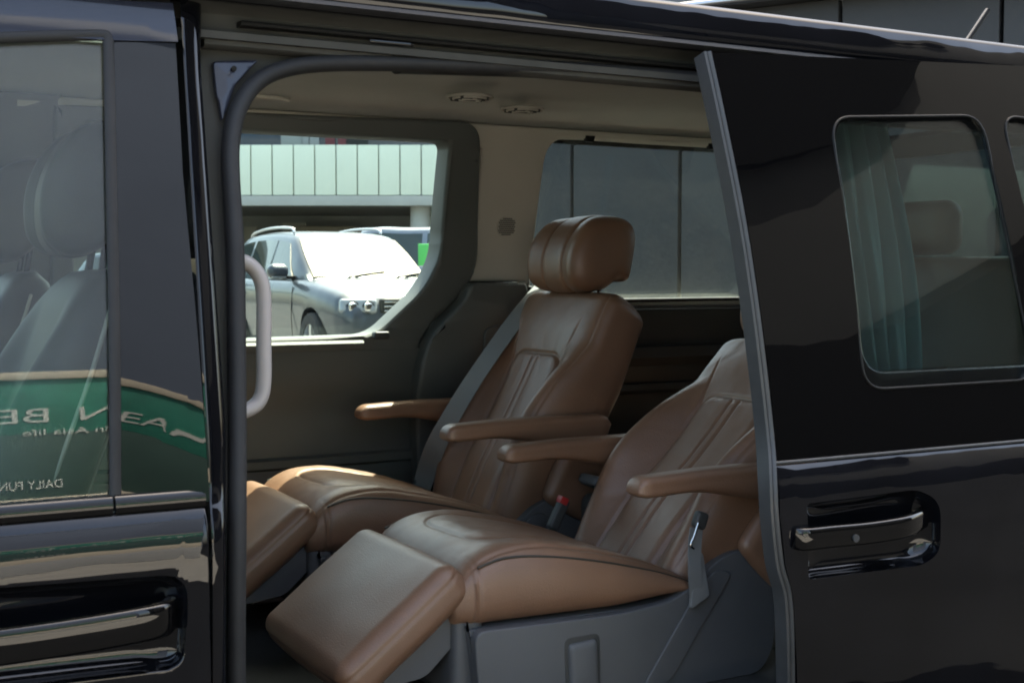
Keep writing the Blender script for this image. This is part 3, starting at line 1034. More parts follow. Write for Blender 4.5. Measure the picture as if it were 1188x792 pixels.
def build_parts(seat, recline, arm, src=None):
    rot = (0, recline, 0)
    d = Vector((math.sin(recline), 0, math.cos(recline)))
    nf = Vector((-math.cos(recline), 0, math.sin(recline)))
    out = {}

    def put(key, maker, mat, loc, r=(0, 0, 0), name=None, parent=None, smooth=60):
        if src:
            o = src[key].copy(); COL.objects.link(o)
        else:
            vs, fs = maker()
            o = mesh(name or key, vs, fs, mat, None, smooth)
        own(o, parent or seat, loc, r)
        out[key] = o
        return o

    def puto(key, maker, loc=(0, 0, 0), r=(0, 0, 0), parent=None):
        if src:
            o = src[key].copy(); COL.objects.link(o)
        else: o = maker()
        own(o, parent or seat, loc, r)
        out[key] = o
        return o
    put('backrest', backrest_mesh, 'leather', PIV, rot)
    cu = put('cushion', cushion_mesh, 'leather', (0, 0, 0))
    put('pipe_a', lambda: cushion_piping(-1), 'leather_piping', (0, 0, 0), name='piping', parent=cu)
    put('pipe_b', lambda: cushion_piping(1), 'leather_piping', (0, 0, 0), name='piping', parent=cu)
    hr = put('headrest', headrest_mesh, 'leather', PIV + d * .812 + nf * .042, (0, recline * .40, 0))
    for s, k in ((-.06, 'post_a'), (.06, 'post_b')):
        puto(k, lambda: tube('headrest_post', [Vector((0, 0, -.16)), Vector((0, 0, .02))], .0055, 'chrome', None, 0, 12), (.052, s, -.02), (0, recline * .4, 0), hr)
        puto(k + 'c', lambda: pillow('post_collar', (.028, .035, .012), .005, 'leather_piping', None, n=(8, 8, 4)), (.05, s, -.118), (0, recline * .4, 0), hr)
    for s, k in ((-1, 'arm_a'), (1, 'arm_b')):
        put(k, lambda: armrest_mesh(s), 'leather', (arm[0], s * .288, arm[1]), (0, 0, 0), name='armrest')
        # leather-covered hinge boss between armrest and backrest
        hinge_x = PIV.x + .30 * d.x - .02
        puto(k + 'h', lambda: pillow('armrest_hinge', (.19, .045, .20), .022, 'leather', None, n=(20, 8, 24), crown=(.006, .004, .006)),
             (arm[0] + .435, s * .266, arm[1] - .175), (0, recline, 0))
    lr = R(-37.5)
    hinge = Vector((1.135 - SX, 0, .704 - SZ))
    dv = Vector((-math.cos(R(37.5)), 0, -math.sin(R(37.5)))); nv = Vector((-math.sin(R(37.5)), 0, math.cos(R(37.5))))

    def seam(p): return .003 * gauss(abs(p.z - .018), .004) * (1 if abs(p.y) > .2 or abs(p.x) > .13 else 0)
    lg = puto('leg_rest', lambda: pillow('leg_rest', (.325, .475, .092), .034, 'leather', None, crown=(.006, .006, .012), n=(60, 80, 24), groove=seam,
                                         disp=lambda p: Vector((0, 0, wob((p.x, p.y, p.z), .0016, 11)))),
              hinge + dv * .162 - nv * .046, (0, lr, 0))
    puto('leg_under', lambda: prism('leg_rest_underside', rounded([(.15, -.035), (.155, -.10), (-.02, -.115), (-.11, -.06), (-.13, -.035)], .02, 4), -.20, .20, 'grey_plastic', None, .004), (0, 0, 0), (0, 0, 0), lg)
    # base: plinth, hinge covers with a lever in a recess
    bs = puto('base', lambda: prism('base', rounded([(-.285, .20), (-.285, .188), (.10, .186), (.30, .20), (.44, .20), (.46, .06), (.42, .0), (-.26, .0)], .02, 4), -.233, .233, 'grey_plastic', None, .003))
    cover = rounded([(-.283, .192), (.06, .184), (.20, .195), (.262, .225), (.315, .268), (.375, .290), (.44, .280), (.487, .245), (.489, .06), (.45, .0), (-.268, .0)], [.03, .05, .06, .05, .05, .06, .05, .04, .05, .04, .04], 8)
    for s, k in ((-1, 'cov_a'), (1, 'cov_b')):
        puto(k, lambda: prism('side_cover', cover, s * .235, s * .262, 'grey_plastic', None, .005), parent=bs)
    puto('ridge', lambda: prism('cover_rib', rounded([(.12, .02), (.19, .02), (.36, .24), (.32, .255), (.27, .22)], .02, 6), -.262, -.268, 'grey_plastic', None, .003), parent=bs)
    puto('lever_pocket', lambda: prism('lever_pocket', rounded([(-.075, .150), (.012, .152), (.014, .03), (-.07, .03)], .016, 6), -.2605, -.2635, 'dark_plastic', None, .001), parent=bs)
    puto('lever', lambda: pillow('recline_lever', (.070, .022, .105), .010, 'grey_plastic', None, n=(14, 6, 14), crown=(0, .004, 0)), (-.030, -.262, .088), (0, R(-3), 0), bs)
    puto('hinge', lambda: pillow('hinge_cover', (.07, .44, .21), .02, 'grey_plastic', None, n=(8, 30, 12)), (-.272, 0, .145), (0, 0, 0), bs)
    # buckle on its stalk
    bk = puto('buckle', lambda: pillow('buckle', (.030, .024, .085), .007, 'dark_plastic', None, n=(8, 8, 12)), (.235, .278, .295), (0, R(28), 0))
    puto('button', lambda: box('release_button', (-.006, -.002, .036), (.022, .0225, .018), 'red', None, None, .001), (0, 0, 0), (0, 0, 0), bk)
    puto('stalk', lambda: box('buckle_stalk', (0, 0, -.08), (.018, .010, .09), 'dark_plastic', None, None, .003), (0, 0, 0), (0, 0, 0), bk)
    return out


sa = make_seat('captain_seat', (SX, SY, SZ), 0, None, 'brown leather captain seat right inside the open doorway, its headrest hidden by the slid-back door', 'brown leather captain seats')
A = build_parts(sa, R(43.5), (1.525 - SX, .850 - SZ))
sb = make_seat('captain_seat', (SX - .045, SY + .72, SZ + .015), 0, None, 'more upright brown leather captain seat by the far windows, its winged headrest in full view', 'brown leather captain seats')
B = build_parts(sb, R(28), (1.435 - SX + .045, .892 - SZ - .015), A)

for st_ in (sa, sb):
    for dy in (-.19, .19):
        box('seat_rail', (st_.location.x + .06, st_.location.y + dy, st_.location.z - .004), (.78, .045, .022), 'steel', st_, None, .004)
# belts
own_b = ribbon('seat_belt', [at(px, py, y) + Vector((-.01, 0, 0)) for px, py, y in ((640, 325, 1.60), (616, 352, 1.50), (582, 398, 1.47), (548, 448, 1.445), (522, 492, 1.45), (508, 520, 1.48), (498, 548, 1.53), (488, 580, 1.55))], .062, .0025, 'belt', sb, Vector((-.6, .8, .0)))
p = at(510, 516, 1.53)
bt = pillow('belt_tongue', (.022, .062, .034), .008, 'dark_plastic', own_b, loc=p + Vector((-.02, 0, 0)), n=(6, 12, 8), rot=Matrix.Rotation(R(20), 3, 'Y'))
# lap-belt end hooked beside the near seat
bp = [at(px, py, y) for px, py, y in ((808, 612, .285), (806, 632, .283), (806, 662, .282), (808, 694, .290))]
bl = ribbon('lap_belt', bp, .034, .003, 'belt', sa, Vector((.9, 0, -.1)))
pillow('belt_hook', (.032, .022, .038), .008, 'dark_plastic', bl, loc=at(812, 603, .285), n=(8, 6, 8), rot=Matrix.Rotation(R(20), 3, 'Y'))
tube('hook_pin', [at(810, 606, .272), at(805, 622, .272), at(801, 632, .272), at(805, 636, .272)], .0025, 'chrome', bl, 4, 10)
prism('belt_anchor', rounded([xz1(at(px, py, .29)) for px, py in ((805, 640), (814, 640), (822, 690), (800, 706))], .008, 4), .285, .295, 'belt', bl, .002)

# floor console between the two seats
cs = tag(empty('floor_console', (1.92, .93, .37)), 'low dark plastic box with a loop between the two brown seats', 'console')
pillow('console_body', (.20, .12, .32), .03, 'dark_plastic', cs, loc=(1.93, .93, .53), n=(12, 8, 16))
pillow('console_pad', (.17, .09, .03), .012, 'grey_plastic', cs, loc=(1.90, .93, .70), n=(12, 8, 6), rot=Matrix.Rotation(R(24), 3, 'Y'))

# ---- front seats, seen through the front door glass
def front_seat(y, label):
    t = tag(empty('front_seat', (.15, y, .37)), label, 'seat', 'front seats behind the door glass')
    rec = R(20)
    pv = Vector((.285, y, .72))
    m = Matrix.Translation(pv) @ Matrix.Rotation(rec, 4, 'Y')
    rings = []
    for i in range(41):
        tt = -.10 + .70 * i / 40
        q = 1.0
        if tt > .50: q = math.sqrt(max(0, 1 - ((tt - .50) / .10) ** 2))
        w = interp([(-.1, .20), (.2, .25), (.45, .235), (.6, .17)], tt) - (1 - q) * .06
        ring = pad_ring(w, lambda yy: .055 + .05 * sstep(.10, .2, abs(yy)) * sstep(.6, .3, tt), -.075, -.005, 40, 20, 7)
        rings.append([m @ Vector((-(-.005 + (n + .005) * max(q, .03)), yy, tt)) for yy, n in ring])
    vs, fs = loft(rings); bk = mesh('backrest', vs, fs, 'front_seat', t, 60)
    for s in (-1, 1):
        for yy in (.245, .16):
            pts = [m @ Vector((.078 if yy < .2 else .0, s * yy * (1 if q_ < .42 else 1 - (q_ - .42) * 1.2), q_)) for q_ in [.0, .1, .2, .3, .4, .48, .54]]
            tube('piping', pts, .004, 'beige', bk, 5, 8)
    vs, fs = headrest_mesh()
    mm = Matrix.Translation(m @ Vector((-.06, 0, .735))) @ Matrix.Rotation(R(8), 4, 'Y') @ Matrix.Diagonal((.86, .80, 1.06, 1))
    mesh('headrest', [mm @ v for v in vs], fs, 'front_seat', t, 60)
    for s in (-.06, .06):
        tube('headrest_post', [m @ Vector((.0, s, .56)), m @ Vector((-.02, s, .68))], .007, 'satin_black', t, 2, 10)
    pillow('cushion', (.54, .50, .16), .06, 'front_seat', t, loc=(.0, y, .70), n=(20, 20, 8), crown=(0, 0, .02), rot=Matrix.Rotation(R(6), 3, 'Y'))
    box('seat_base', (.05, y, .49), (.44, .42, .26), 'dark_plastic', t, None, .03)
    return t
front_seat(.50, 'grey leather front seat seen through the front door glass, nearest the glass')
front_seat(1.36, 'grey leather front seat on the far side of the cabin, behind the other front seat')

# ---- third row: bench back and curtain behind the sliding door's glass
tr = tag(empty('rear_seat', (2.9, 1.0, .37)), 'tan third-row seat behind the dark window of the slid-back door', 'seat')
pillow('backrest', (.16, 1.15, .66), .05, 'leather', tr, loc=(3.02, 1.02, 1.00), n=(8, 30, 20), rot=Matrix.Rotation(R(16), 3, 'Y'))
pillow('cushion', (.5, 1.15, .16), .05, 'leather', tr, loc=(2.76, 1.02, .68), n=(14, 30, 8))
pillow('headrest', (.10, .28, .17), .05, 'leather', tr, loc=(3.12, 1.0, 1.42), n=(10, 16, 12))
box('seat_base', (2.80, 1.02, .49), (.40, 1.0, .24), 'dark_plastic', tr, None, .02)
ribbon('seat_belt', [Vector((2.93, .90, 1.30)), Vector((2.90, .97, 1.12)), Vector((2.86, 1.05, .92))], .05, .003, 'belt', tr, Vector((0, 1, .3)))
cu = tag(empty('curtain', (2.2, .14, 1.0)), 'gathered grey curtain hanging behind the window of the slid-back door', 'curtain')
rings = []
for k in range(26):
    z = 1.62 - .62 * k / 25
    ring_f = []
    for j in range(121):
        u = j / 120
        a = u * 2 * pi * 5.5
        pin = .75 + .25 * abs(math.cos((z - 1.30) * 4))
        x = 2.075 + .27 * (u - .5) * pin
        y = ys(z) + .118 + .033 * math.copysign(abs(math.sin(a + .7 * math.sin(3 * z))) ** .55, math.sin(a + .7 * math.sin(3 * z))) + .006 * math.sin(2.3 * a + 4 * z)
        ring_f.append(Vector((x, y, z)))
    rings.append(ring_f + [p + Vector((0, .0025, 0)) for p in reversed(ring_f)])
vs, fs = loft(rings)
mesh('curtain_cloth', vs, fs, 'curtain', cu, 70)
tube('curtain_rail', [Vector((2.02, ys(1.63) + .10, 1.63)), Vector((2.5, ys(1.63) + .10, 1.63)), Vector((2.9, ys(1.63) + .10, 1.63))], .006, 'steel', cu, 2, 10)

# ================================================================== OUTSIDE, BEYOND THE VAN
def cam_frame(name, right, fwd, turn=0.0, z=0.0):
    """An Empty standing at (right, fwd) metres from the camera, its +Y along the view."""
    s, c = math.sin(YAW), math.cos(YAW)
    return empty(name, (fwd * s + right * c, -D + fwd * c - right * s, z), -YAW + turn)


def put(o, parent):                     # mesh written in the parent's own axes
    o.parent = parent
    return o


def sheet(name, x0, x1, y0, y1, z, mat, n=1):
    vs, fs = [], []
    for i in range(n + 1):
        for j in range(n + 1): vs.append((x0 + (x1 - x0) * i / n, y0 + (y1 - y0) * j / n, z))
    for i in range(n):
        for j in range(n): fs.append((i * (n + 1) + j, (i + 1) * (n + 1) + j, (i + 1) * (n + 1) + j + 1, i * (n + 1) + j + 1))
    return mesh(name, vs, fs, mat, None, None)


tag(sheet('ground', -250, 250, -250, 250, 0, 'asphalt'), kind='structure')
tag(sheet('pavement', -40, 4.3, -14.0, -3.4, .004, 'pavement'), kind='structure')
lot = cam_frame('lot', 0, 0)
lk = tag(box('parking_lot', (-3.0, 28, .0), (70, 34, .24), 'lot', None, None, .02), kind='structure')
lk.matrix_basis = lot.matrix_basis.copy()
bpy.data.objects.remove(lot)

# ---- station building with the pale fascia
sb_ = tag(cam_frame('station_building', 0, 40), 'long low building with a band of white fascia panels on round columns', 'building')
fz0, fz1 = ZC + 93 * 40 / 1500, ZC + 150.5 * 40 / 1500
bm = bmesh.new()
pw = 24.55 * 40 / 1500
x00 = (293 - 594) * 40 / 1500
for k in range(-40, 40):
    add_box(bm, (x00 + pw * (k - .5), 0, (fz0 + fz1) / 2), (pw - .035, .12, fz1 - fz0), None, .015)
put(from_bm('fascia', bm, 'fascia'), sb_)
put(box('fascia_backing', (0, .14, (fz0 + fz1) / 2), (52, .1, fz1 - fz0 - .02), 'concrete', None), sb_)
put(box('edge_beam', (0, .3, fz0 - .17), (52, .8, .30), 'concrete', None), sb_)
put(box('soffit', (0, 7, fz0 + .1), (52, 13.4, .3), 'concrete_dark', None), sb_)
put(box('back_wall', (0, 13, fz0 / 2), (52, .4, fz0), 'concrete_dark', None), sb_)
put(box('glazing', (0, 1.6, fz1 + 1.3), (52, .2, 2.8), 'blue_glass', None), sb_)
put(box('roof_slab', (0, 7, fz1 + 2.8), (53, 13.5, .3), 'concrete', None), sb_)
for px in (270, 488, 706, 52):
    bm = bmesh.new(); bmesh.ops.create_cone(bm, cap_ends=True, segments=28, radius1=.31, radius2=.31, depth=fz0 - .3)
    bmesh.ops.translate(bm, vec=((px - 594) * 40.6 / 1500, .6, (fz0 - .3) / 2), verts=bm.verts)
    put(from_bm('column', bm, 'concrete'), sb_)
for k, (px, w_, m_) in enumerate(((340, .7, 'concrete_dark'), (366, .3, 'concrete'), (384, .3, 'red_cloth'), (399, .32, 'red_cloth'), (415, .7, 'building_grey'), (355, .25, 'concrete'))):
    put(box('window_poster', ((px - 594) * 41.4 / 1500, 1.46, fz1 + .25 + .03 * (k % 3)), (w_, .03, .45), m_, None), sb_)
for px, w_, h_ in ((286, .40, 3.15), (332, .75, 3.35), (452, .5, 3.1)):
    put(box('inner_wall', ((px - 594) * 49 / 1500, 9 + px % 3, h_ / 2), (w_ * 1.2, .3, h_), 'pale_wall', None), sb_)
pts = []
bm = bmesh.new()
add_box(bm, ((378 - 594) * 50 / 1500, 10.5, 1.6), (2.6, .4, 3.2), None, .1)
put(from_bm('inner_kiosk', bm, 'building_beige'), sb_)

# ---- dark grey panelled wall beside the van's tail
th = -R(59)                              # direction of the wall against the view
s_, c_ = math.sin(th), math.cos(th)
Zw = 9.0
def wall_pt(u, z=0.0, off=0.0):          # point of the wall plane seen at image column u; off = in front of it
    k = u / F
    t = -k * Zw / (-s_ * 1 + c_ * k) if True else 0
    t = k * Zw / (s_ - k * c_)
    r, f = t * s_, Zw + t * c_
    r += off * -c_ * 1.0; f += off * s_ * 1.0 if False else off * -abs(s_)
    s, c = math.sin(YAW), math.cos(YAW)
    return Vector((f * s + r * c, -D + f * c - r * s, z))
gw = tag(empty('panel_wall', wall_pt(100)), 'dark grey panelled wall with a metal coping behind the van', 'wall')
joints = [-66, 74, 198, 380, 564, 760, 1000]
def wall_len(u):
    k = u / F
    return k * Zw / (s_ - k * c_)
wdir = (wall_pt(300) - wall_pt(-60)).normalized()
wn = Vector((-wdir.y, wdir.x, 0))
if wn.dot(Vector((0, -D, 0)) - wall_pt(100)) < 0: wn = -wn
zc_top = ZC + (313 / 1500) * (Zw + wall_len(360) * c_)
for a, b in zip(joints, joints[1:]):
    p0, p1 = wall_pt(a) + wdir * .012, wall_pt(b) - wdir * .012
    bm = bmesh.new()
    c0 = (p0 + p1) / 2
    add_box(bm, (c0.x, c0.y, zc_top / 2), ((p1 - p0).length, .12, zc_top), Matrix.Rotation(math.atan2(wdir.y, wdir.x), 4, 'Z'), .006)
    from_bm('wall_panel', bm, 'grey_wall', gw)
pa, pb = wall_pt(joints[0]), wall_pt(joints[-1])
c0 = (pa + pb) / 2 - wn * .07
bm = bmesh.new(); add_box(bm, (c0.x, c0.y, zc_top / 2 - .01), ((pb - pa).length - .02, .05, zc_top - .03), Matrix.Rotation(math.atan2(wdir.y, wdir.x), 4, 'Z'))
from_bm('wall_backing', bm, 'wall_joint', gw)
bm = bmesh.new(); c1 = (pa + pb) / 2
add_box(bm, (c1.x, c1.y, zc_top + .07), ((pb - pa).length + .1, .34, .13), Matrix.Rotation(math.atan2(wdir.y, wdir.x), 4, 'Z'), .012)
from_bm('coping', bm, 'coping', gw)
tube('coping_rail', [pa + wn * .2 + Vector((0, 0, zc_top + .03)), pb + wn * .2 + Vector((0, 0, zc_top + .03))], .025, 'steel', gw, 0, 10, Vector((0, 0, 1)))


# ---- cars beyond the van
def car(name, root, paint, L=4.75, Wd=1.93, H=1.73, wb=2.855, fo=.90, detail=True, boxy=False):
    """Car in its own axes: front axle at x = 0, nose to +x, y to its left."""
    h = H / 1.73
    ro = L - wb - fo
    xr_ = -wb - ro
    hw = Wd / 2
    low = [(fo, .48, .66, .70), (fo - .035, .36, .80, .80), (fo - .12, .30, .905, .87), (fo - .26, .27, .965, .925), (.42, .26, 1.01, .955), (.2, .25, 1.045, .975), (-.1, .25, 1.085, .985), (-.42, .25, 1.115, .985),
           (-.8, .25, 1.13, .985), (-1.6, .25, 1.14, .99), (-2.6, .25, 1.15, .99), (xr_ + .5, .26, 1.16, .97), (xr_ + .2, .30, 1.15, .93), (xr_ + .05, .36, 1.10, .88), (xr_, .48, .95, .80)]
    rings = []
    fine = []
    for (a, b) in zip(low, low[1:]):
        for k in range(4): fine.append(tuple(a[i] + (b[i] - a[i]) * k / 4 for i in range(4)))
    fine.append(low[-1])
    for x, zb, zt, w in fine:
        w = w * hw
        zt *= h if zt > .8 else 1
        zs = zt - .075                   # shoulder
        prof = [(0, zb), (w * .80, zb), (w * .93, zb + .05), (w * .965, zb + (zs - zb) * .30), (w, zb + (zs - zb) * .62), (w * .995, zb + (zs - zb) * .85), (w * .965, zs), (w * .91, zs + .045), (w * .80, zt - .006), (w * .5, zt + .012), (0, zt + .02)]
        ring = [Vector((x, y, z)) for y, z in prof] + [Vector((x, -y, z)) for y, z in reversed(prof[1:-1])]
        rings.append(ring)
    vs, fs = loft(rings)
    body = mesh('body', vs, fs, paint, None, 42)
    # wheel arches
    cut = bmesh.new()
    for x in (0, -wb):
        for s in (-1, 1):
            g = bmesh.ops.create_cone(cut, cap_ends=True, segments=40, radius1=.425, radius2=.425, depth=.56)
            bmesh.ops.rotate(cut, cent=(0, 0, 0), matrix=Matrix.Rotation(R(90), 3, 'X'), verts=g['verts'])
            bmesh.ops.translate(cut, vec=(x, s * (hw - .12), .36), verts=g['verts'])
    co = from_bm('cutter', cut, 'satin_black')
    md = body.modifiers.new('arch', 'BOOLEAN'); md.object = co; md.operation = 'DIFFERENCE'; md.solver = 'EXACT'
    bpy.context.view_layer.update()
    me = bpy.data.meshes.new_from_object(body.evaluated_get(bpy.context.evaluated_depsgraph_get()))
    body.modifiers.clear(); body.data = me
    for p in me.polygons: p.use_smooth = True
    me.set_sharp_from_angle(angle=R(40))
    bpy.data.objects.remove(co)
    put(body, root)
    # cabin
    if boxy: top = [(-.15, 1.12), (-.35, 1.35), (-.55, 1.62), (-.75, 1.70), (-1.4, 1.73), (-3.0, 1.73), (xr_ + .10, 1.70), (xr_ + .06, 1.45), (xr_ + .03, 1.12)]
    else: top = [(-.36, 1.10), (-.62, 1.27), (-.92, 1.465), (-1.22, 1.635), (-1.45, 1.690), (-1.9, 1.722), (-2.5, 1.73), (-3.1, 1.705), (xr_ + .45, 1.64), (xr_ + .25, 1.46), (xr_ + .08, 1.15)]
    zb = 1.09 * h
    def ztop(x): return h * hermite(sorted(top), x)
    def hb(x): return hw * interp([(xr_, .80), (xr_ + .5, .90), (-2.0, .925), (-.9, .915), (-.36, .86)], x)
    def ht(x): return hb(x) - .20 * (ztop(x) - zb) / (.64 * h) - .02
    xs = []
    for (a, _), (b, _) in zip(top, top[1:]): xs += [a + (b - a) * k / 5 for k in range(5)]
    xs.append(top[-1][0])
    rings = []
    for x in xs:
        zt = max(ztop(x), zb + .005); a, b = hb(x), ht(x)
        prof = [(a, zb - .03), (a - (a - b - .012) * min(1, .5 * (zt - zb) / max(.02, zt - .07 - zb)), zb + (zt - zb) * .5), (b + .012, zt - .07 * min(1, (zt - zb) / .2)), (b - .03, zt - .022), (b - .12, zt - .002), (b * .5, zt + .012), (0, zt + .016)]
        rings.append([Vector((x, y, z)) for y, z in prof] + [Vector((x, -y, z)) for y, z in reversed(prof[:-1])])
    vs, fs = loft(rings)
    put(mesh('cabin', vs, fs, paint, None, 40), root)
    def side_pt(x, v, s, off=.006):
        zt = ztop(x); z = zb + (zt - .075 - zb) * v
        y = hb(x) + (ht(x) + .012 - hb(x)) * (z - zb) / max(.02, (zt - .07 - zb))
        return Vector((x, s * (y + off), z))
    def side_glass(x0, x1, s, f0=0.0, f1=0.0):
        """f0, f1: slant of the front and rear edge."""
        g = []
        for i in range(13):
            u = i / 12
            col = []
            for j in range(9):
                v = .04 + .90 * j / 8
                x = x0 + f0 * v + (x1 + f1 * v - x0 - f0 * v) * u
                col.append(side_pt(x, v, s))
            g.append(col)
        rr = [c + [p - Vector((0, s * .012, 0)) for p in reversed(c)] for c in g]
        v_, f_ = loft(rr)
        return put(mesh('side_window', v_, f_, 'car_glass', None, 40), root)
    for s in (-1, 1):
        if boxy:
            for x0, x1 in ((-.50, -1.35), (-1.45, -2.6), (-2.7, xr_ + .2)): side_glass(x0, x1, s, -.12 if x0 == -.5 else 0, 0)
        else:
            side_glass(-.72, -1.72, s, -.62, 0); side_glass(-1.80, -2.72, s, 0, .02); side_glass(-2.82, xr_ + .30, s, 0, .25)
    # windscreen
    x_a, x_b = (top[0][0] - .02, (top[2][0] if boxy else top[3][0]) + .02)
    g = []
    for i in range(17):
        x = x_a + (x_b - x_a) * (i + .6) / 17.5
        row = []
        for j in range(21):
            u = -1 + 2 * j / 20
            zt = max(ztop(x), zb + .005); b = ht(x) - .055
            row.append(Vector((x, u * b, zt + .016 - .014 * abs(u) ** 3 + .006)))
        g.append(row)
    v_, f_ = loft([r + [p - Vector((0, 0, .014)) for p in reversed(r)] for r in g])
    put(mesh('windscreen', v_, f_, 'car_glass', None, 40), root)
    for x in (0, -wb):
        for s in (-1, 1): put_w = wheel(None, (x, s * (hw - .13), .362), s, .362, .25, 'alloy', 5, .3); put_w.parent = root
    if not detail: return
    # sills and door seams, handles
    for s in (-1, 1):
        put(box('sill_trim', (-wb / 2, s * (hw - .035), .30), (wb - .95, .06, .09), 'satin_black', None, None, .015), root)
        for x in (-.62, -1.76, -2.76):
            pts = [Vector((x + (.0 if x > -2.5 else -.10 * k / 5), s * (hw * (.968 + .022 * math.sin(pi * k / 5)) + .001), .36 + .66 * k / 5)) for k in range(6)]
            put(tube('door_seam', pts, .005, 'satin_black', None, 3, 6), root)
        for x in (-1.52, -2.56):
            put(pillow('door_handle', (.20, .035, .035), .014, 'silver', None, loc=(x, s * (hw * .985 + .008), .93), n=(12, 6, 6)), root)
        mr = put(pillow('wing_mirror', (.16, .24, .165), .06, paint, None, loc=(-.80, s * (hw + .10), 1.205), n=(12, 14, 12), crown=(.01, .01, .01)), root)
        put(box('mirror_arm', (-.80, s * (hw - .045), 1.13), (.09, .16, .045), 'satin_black', None, None, .012), mr)
        put(box('turn_lamp', (-.755, s * (hw + .10), 1.135), (.05, .18, .022), 'lamp_glass', None, None, .008), mr)
        put(tube('roof_rail', [Vector((-1.50, s * (.60), 1.70)), Vector((-1.62, s * .60, 1.765)), Vector((-2.4, s * .60, 1.785)), Vector((-3.15, s * .58, 1.745)), Vector((-3.3, s * .58, 1.69))], .018, 'alloy', None, 6, 10), root)
        # head lamp: bright housing with two round lamps under a clear cover
        hl_ = put(pillow('headlight', (.16, .43, .175), .045, 'lamp_glass', None, loc=(.772, s * .655, .80), n=(12, 20, 12), rot=Matrix.Rotation(R(26) * s, 3, 'Z') @ Matrix.Rotation(R(-14), 3, 'Y')), root)
        for q, dy in ((.0, -.085), (.02, .085)):
            cpt = Vector((.825 - (.05 if (s * dy) > 0 and s > 0 or (dy * s) > 0 else 0), s * .655 + dy * .92, .80))
            cpt.x = .852 - math.tan(R(26)) * (abs(cpt.y) - .655)
            bm = bmesh.new()
            rg = [[Vector((a, (.062 + b) * math.cos(2 * pi * k / 24), (.062 + b) * math.sin(2 * pi * k / 24))) for a, b in circle(.010, 8)] for k in range(25)]
            v_, f_ = loft(rg, cap=False); bv = [bm.verts.new(v) for v in v_]
            for f in f_: bm.faces.new([bv[i] for i in f])
            bm.transform(Matrix.Translation(cpt) @ Matrix.Rotation(R(22) * s, 4, 'Z'))
            put(from_bm('lamp_ring', bm, 'satin_black'), hl_)
            put(pillow('lamp_lens', (.05, .105, .105), .05, 'reflector', None, loc=cpt, n=(8, 12, 12)), hl_)
    # grille, badge-free bars, lower intake, plate, wipers
    gz = .80
    gr_ = put(pillow('grille', (.10, .86, .17), .03, 'satin_black', None, loc=(.865, 0, gz + .01), n=(6, 20, 10)), root)
    for k in range(3):
        put(box('grille_bar', (.918, 0, gz - .045 + .05 * k), (.014, .80, .013), 'chrome', None, None, .004), gr_)
    lo = put(pillow('lower_intake', (.12, 1.30, .13), .03, 'satin_black', None, loc=(.82, 0, .44), n=(6, 20, 8)), root)
    for k in range(2): put(box('intake_bar', (.885, 0, .42 + .045 * k), (.012, 1.2, .010), 'chrome', None, None, .003), lo)
    put(box('number_plate', (.915, 0, .62), (.012, .52, .11), 'white', None, None, .004), root)
    for y in (-.35, .30):
        put(tube('wiper', [Vector((-.34, y, 1.125)), Vector((-.42, y + .25, 1.165)), Vector((-.47, y + .55, 1.20))], .010, 'satin_black', None, 3, 8), root)


# silver-blue estate: forward points at the camera, turned to its right
def face_turn(deg): return -pi / 2 + R(deg)
suv = cam_frame('parked_suv', -1.54, 15.6, face_turn(29), .12)
tag(suv, 'silver blue off-road estate car with sun glare on its windscreen, beyond the far window', 'car')
car('suv', suv, 'silver')
pv_ = cam_frame('parked_van', 1.1, 24.5, face_turn(78), .12)
tag(pv_, 'blue grey van parked behind the silver estate car, mostly hidden by its windscreen glare', 'van')
car('van', pv_, 'car_greyblue', 4.9, 1.9, 2.06, 2.9, .85, False, True)
bm = bmesh.new(); add_box(bm, (-1.0, .975, .92), (.9, .02, .55), None, .01)
pc = cam_frame('parked_car', -5.1, 24.0, face_turn(60), .12)
tag(pc, 'dark car half hidden at the far left edge of the far window', 'car')
car('dark', pc, 'car_dark', 4.6, 1.8, 1.62, 2.7, .9, False)
gp = cam_frame('green_sign', -1.42, 21.5, 0, .12)
tag(gp, 'small bright green sign on a post behind the estate car', 'sign')
put(box('sign_board', (0, 0, 1.50), (.27, .04, .36), 'green_plate', None, None, .01), gp)
put(box('sign_post', (0, .03, .67), (.05, .05, 1.34), 'steel', None, None, .01), gp)


# ================================================================== BEHIND THE CAMERA (seen in the van's paint and glass)
def text(name, body, size, loc, mat, parent, rz=pi, bold=.0, sx=1.0, align='LEFT'):
    cu_ = bpy.data.curves.new(name, 'FONT')
    cu_.body = body
    cu_.size = size
    cu_.extrude = .004
    cu_.offset = bold
    cu_.resolution_u = 4
    cu_.align_x = align
    to = bpy.data.objects.new(name, cu_)
    COL.objects.link(to)
    bpy.context.view_layer.update()
    me = bpy.data.meshes.new_from_object(to.evaluated_get(bpy.context.evaluated_depsgraph_get()))
    bpy.data.objects.remove(to)
    m = Matrix.Translation(loc) @ Matrix.Rotation(rz, 4, 'Z') @ Matrix.Rotation(R(90), 4, 'X') @ Matrix.Diagonal((sx, 1, 1, 1))
    me.transform(m)
    o = link(name, me, mat, None, None)
    if parent is not None: attach(o, parent)
    return o


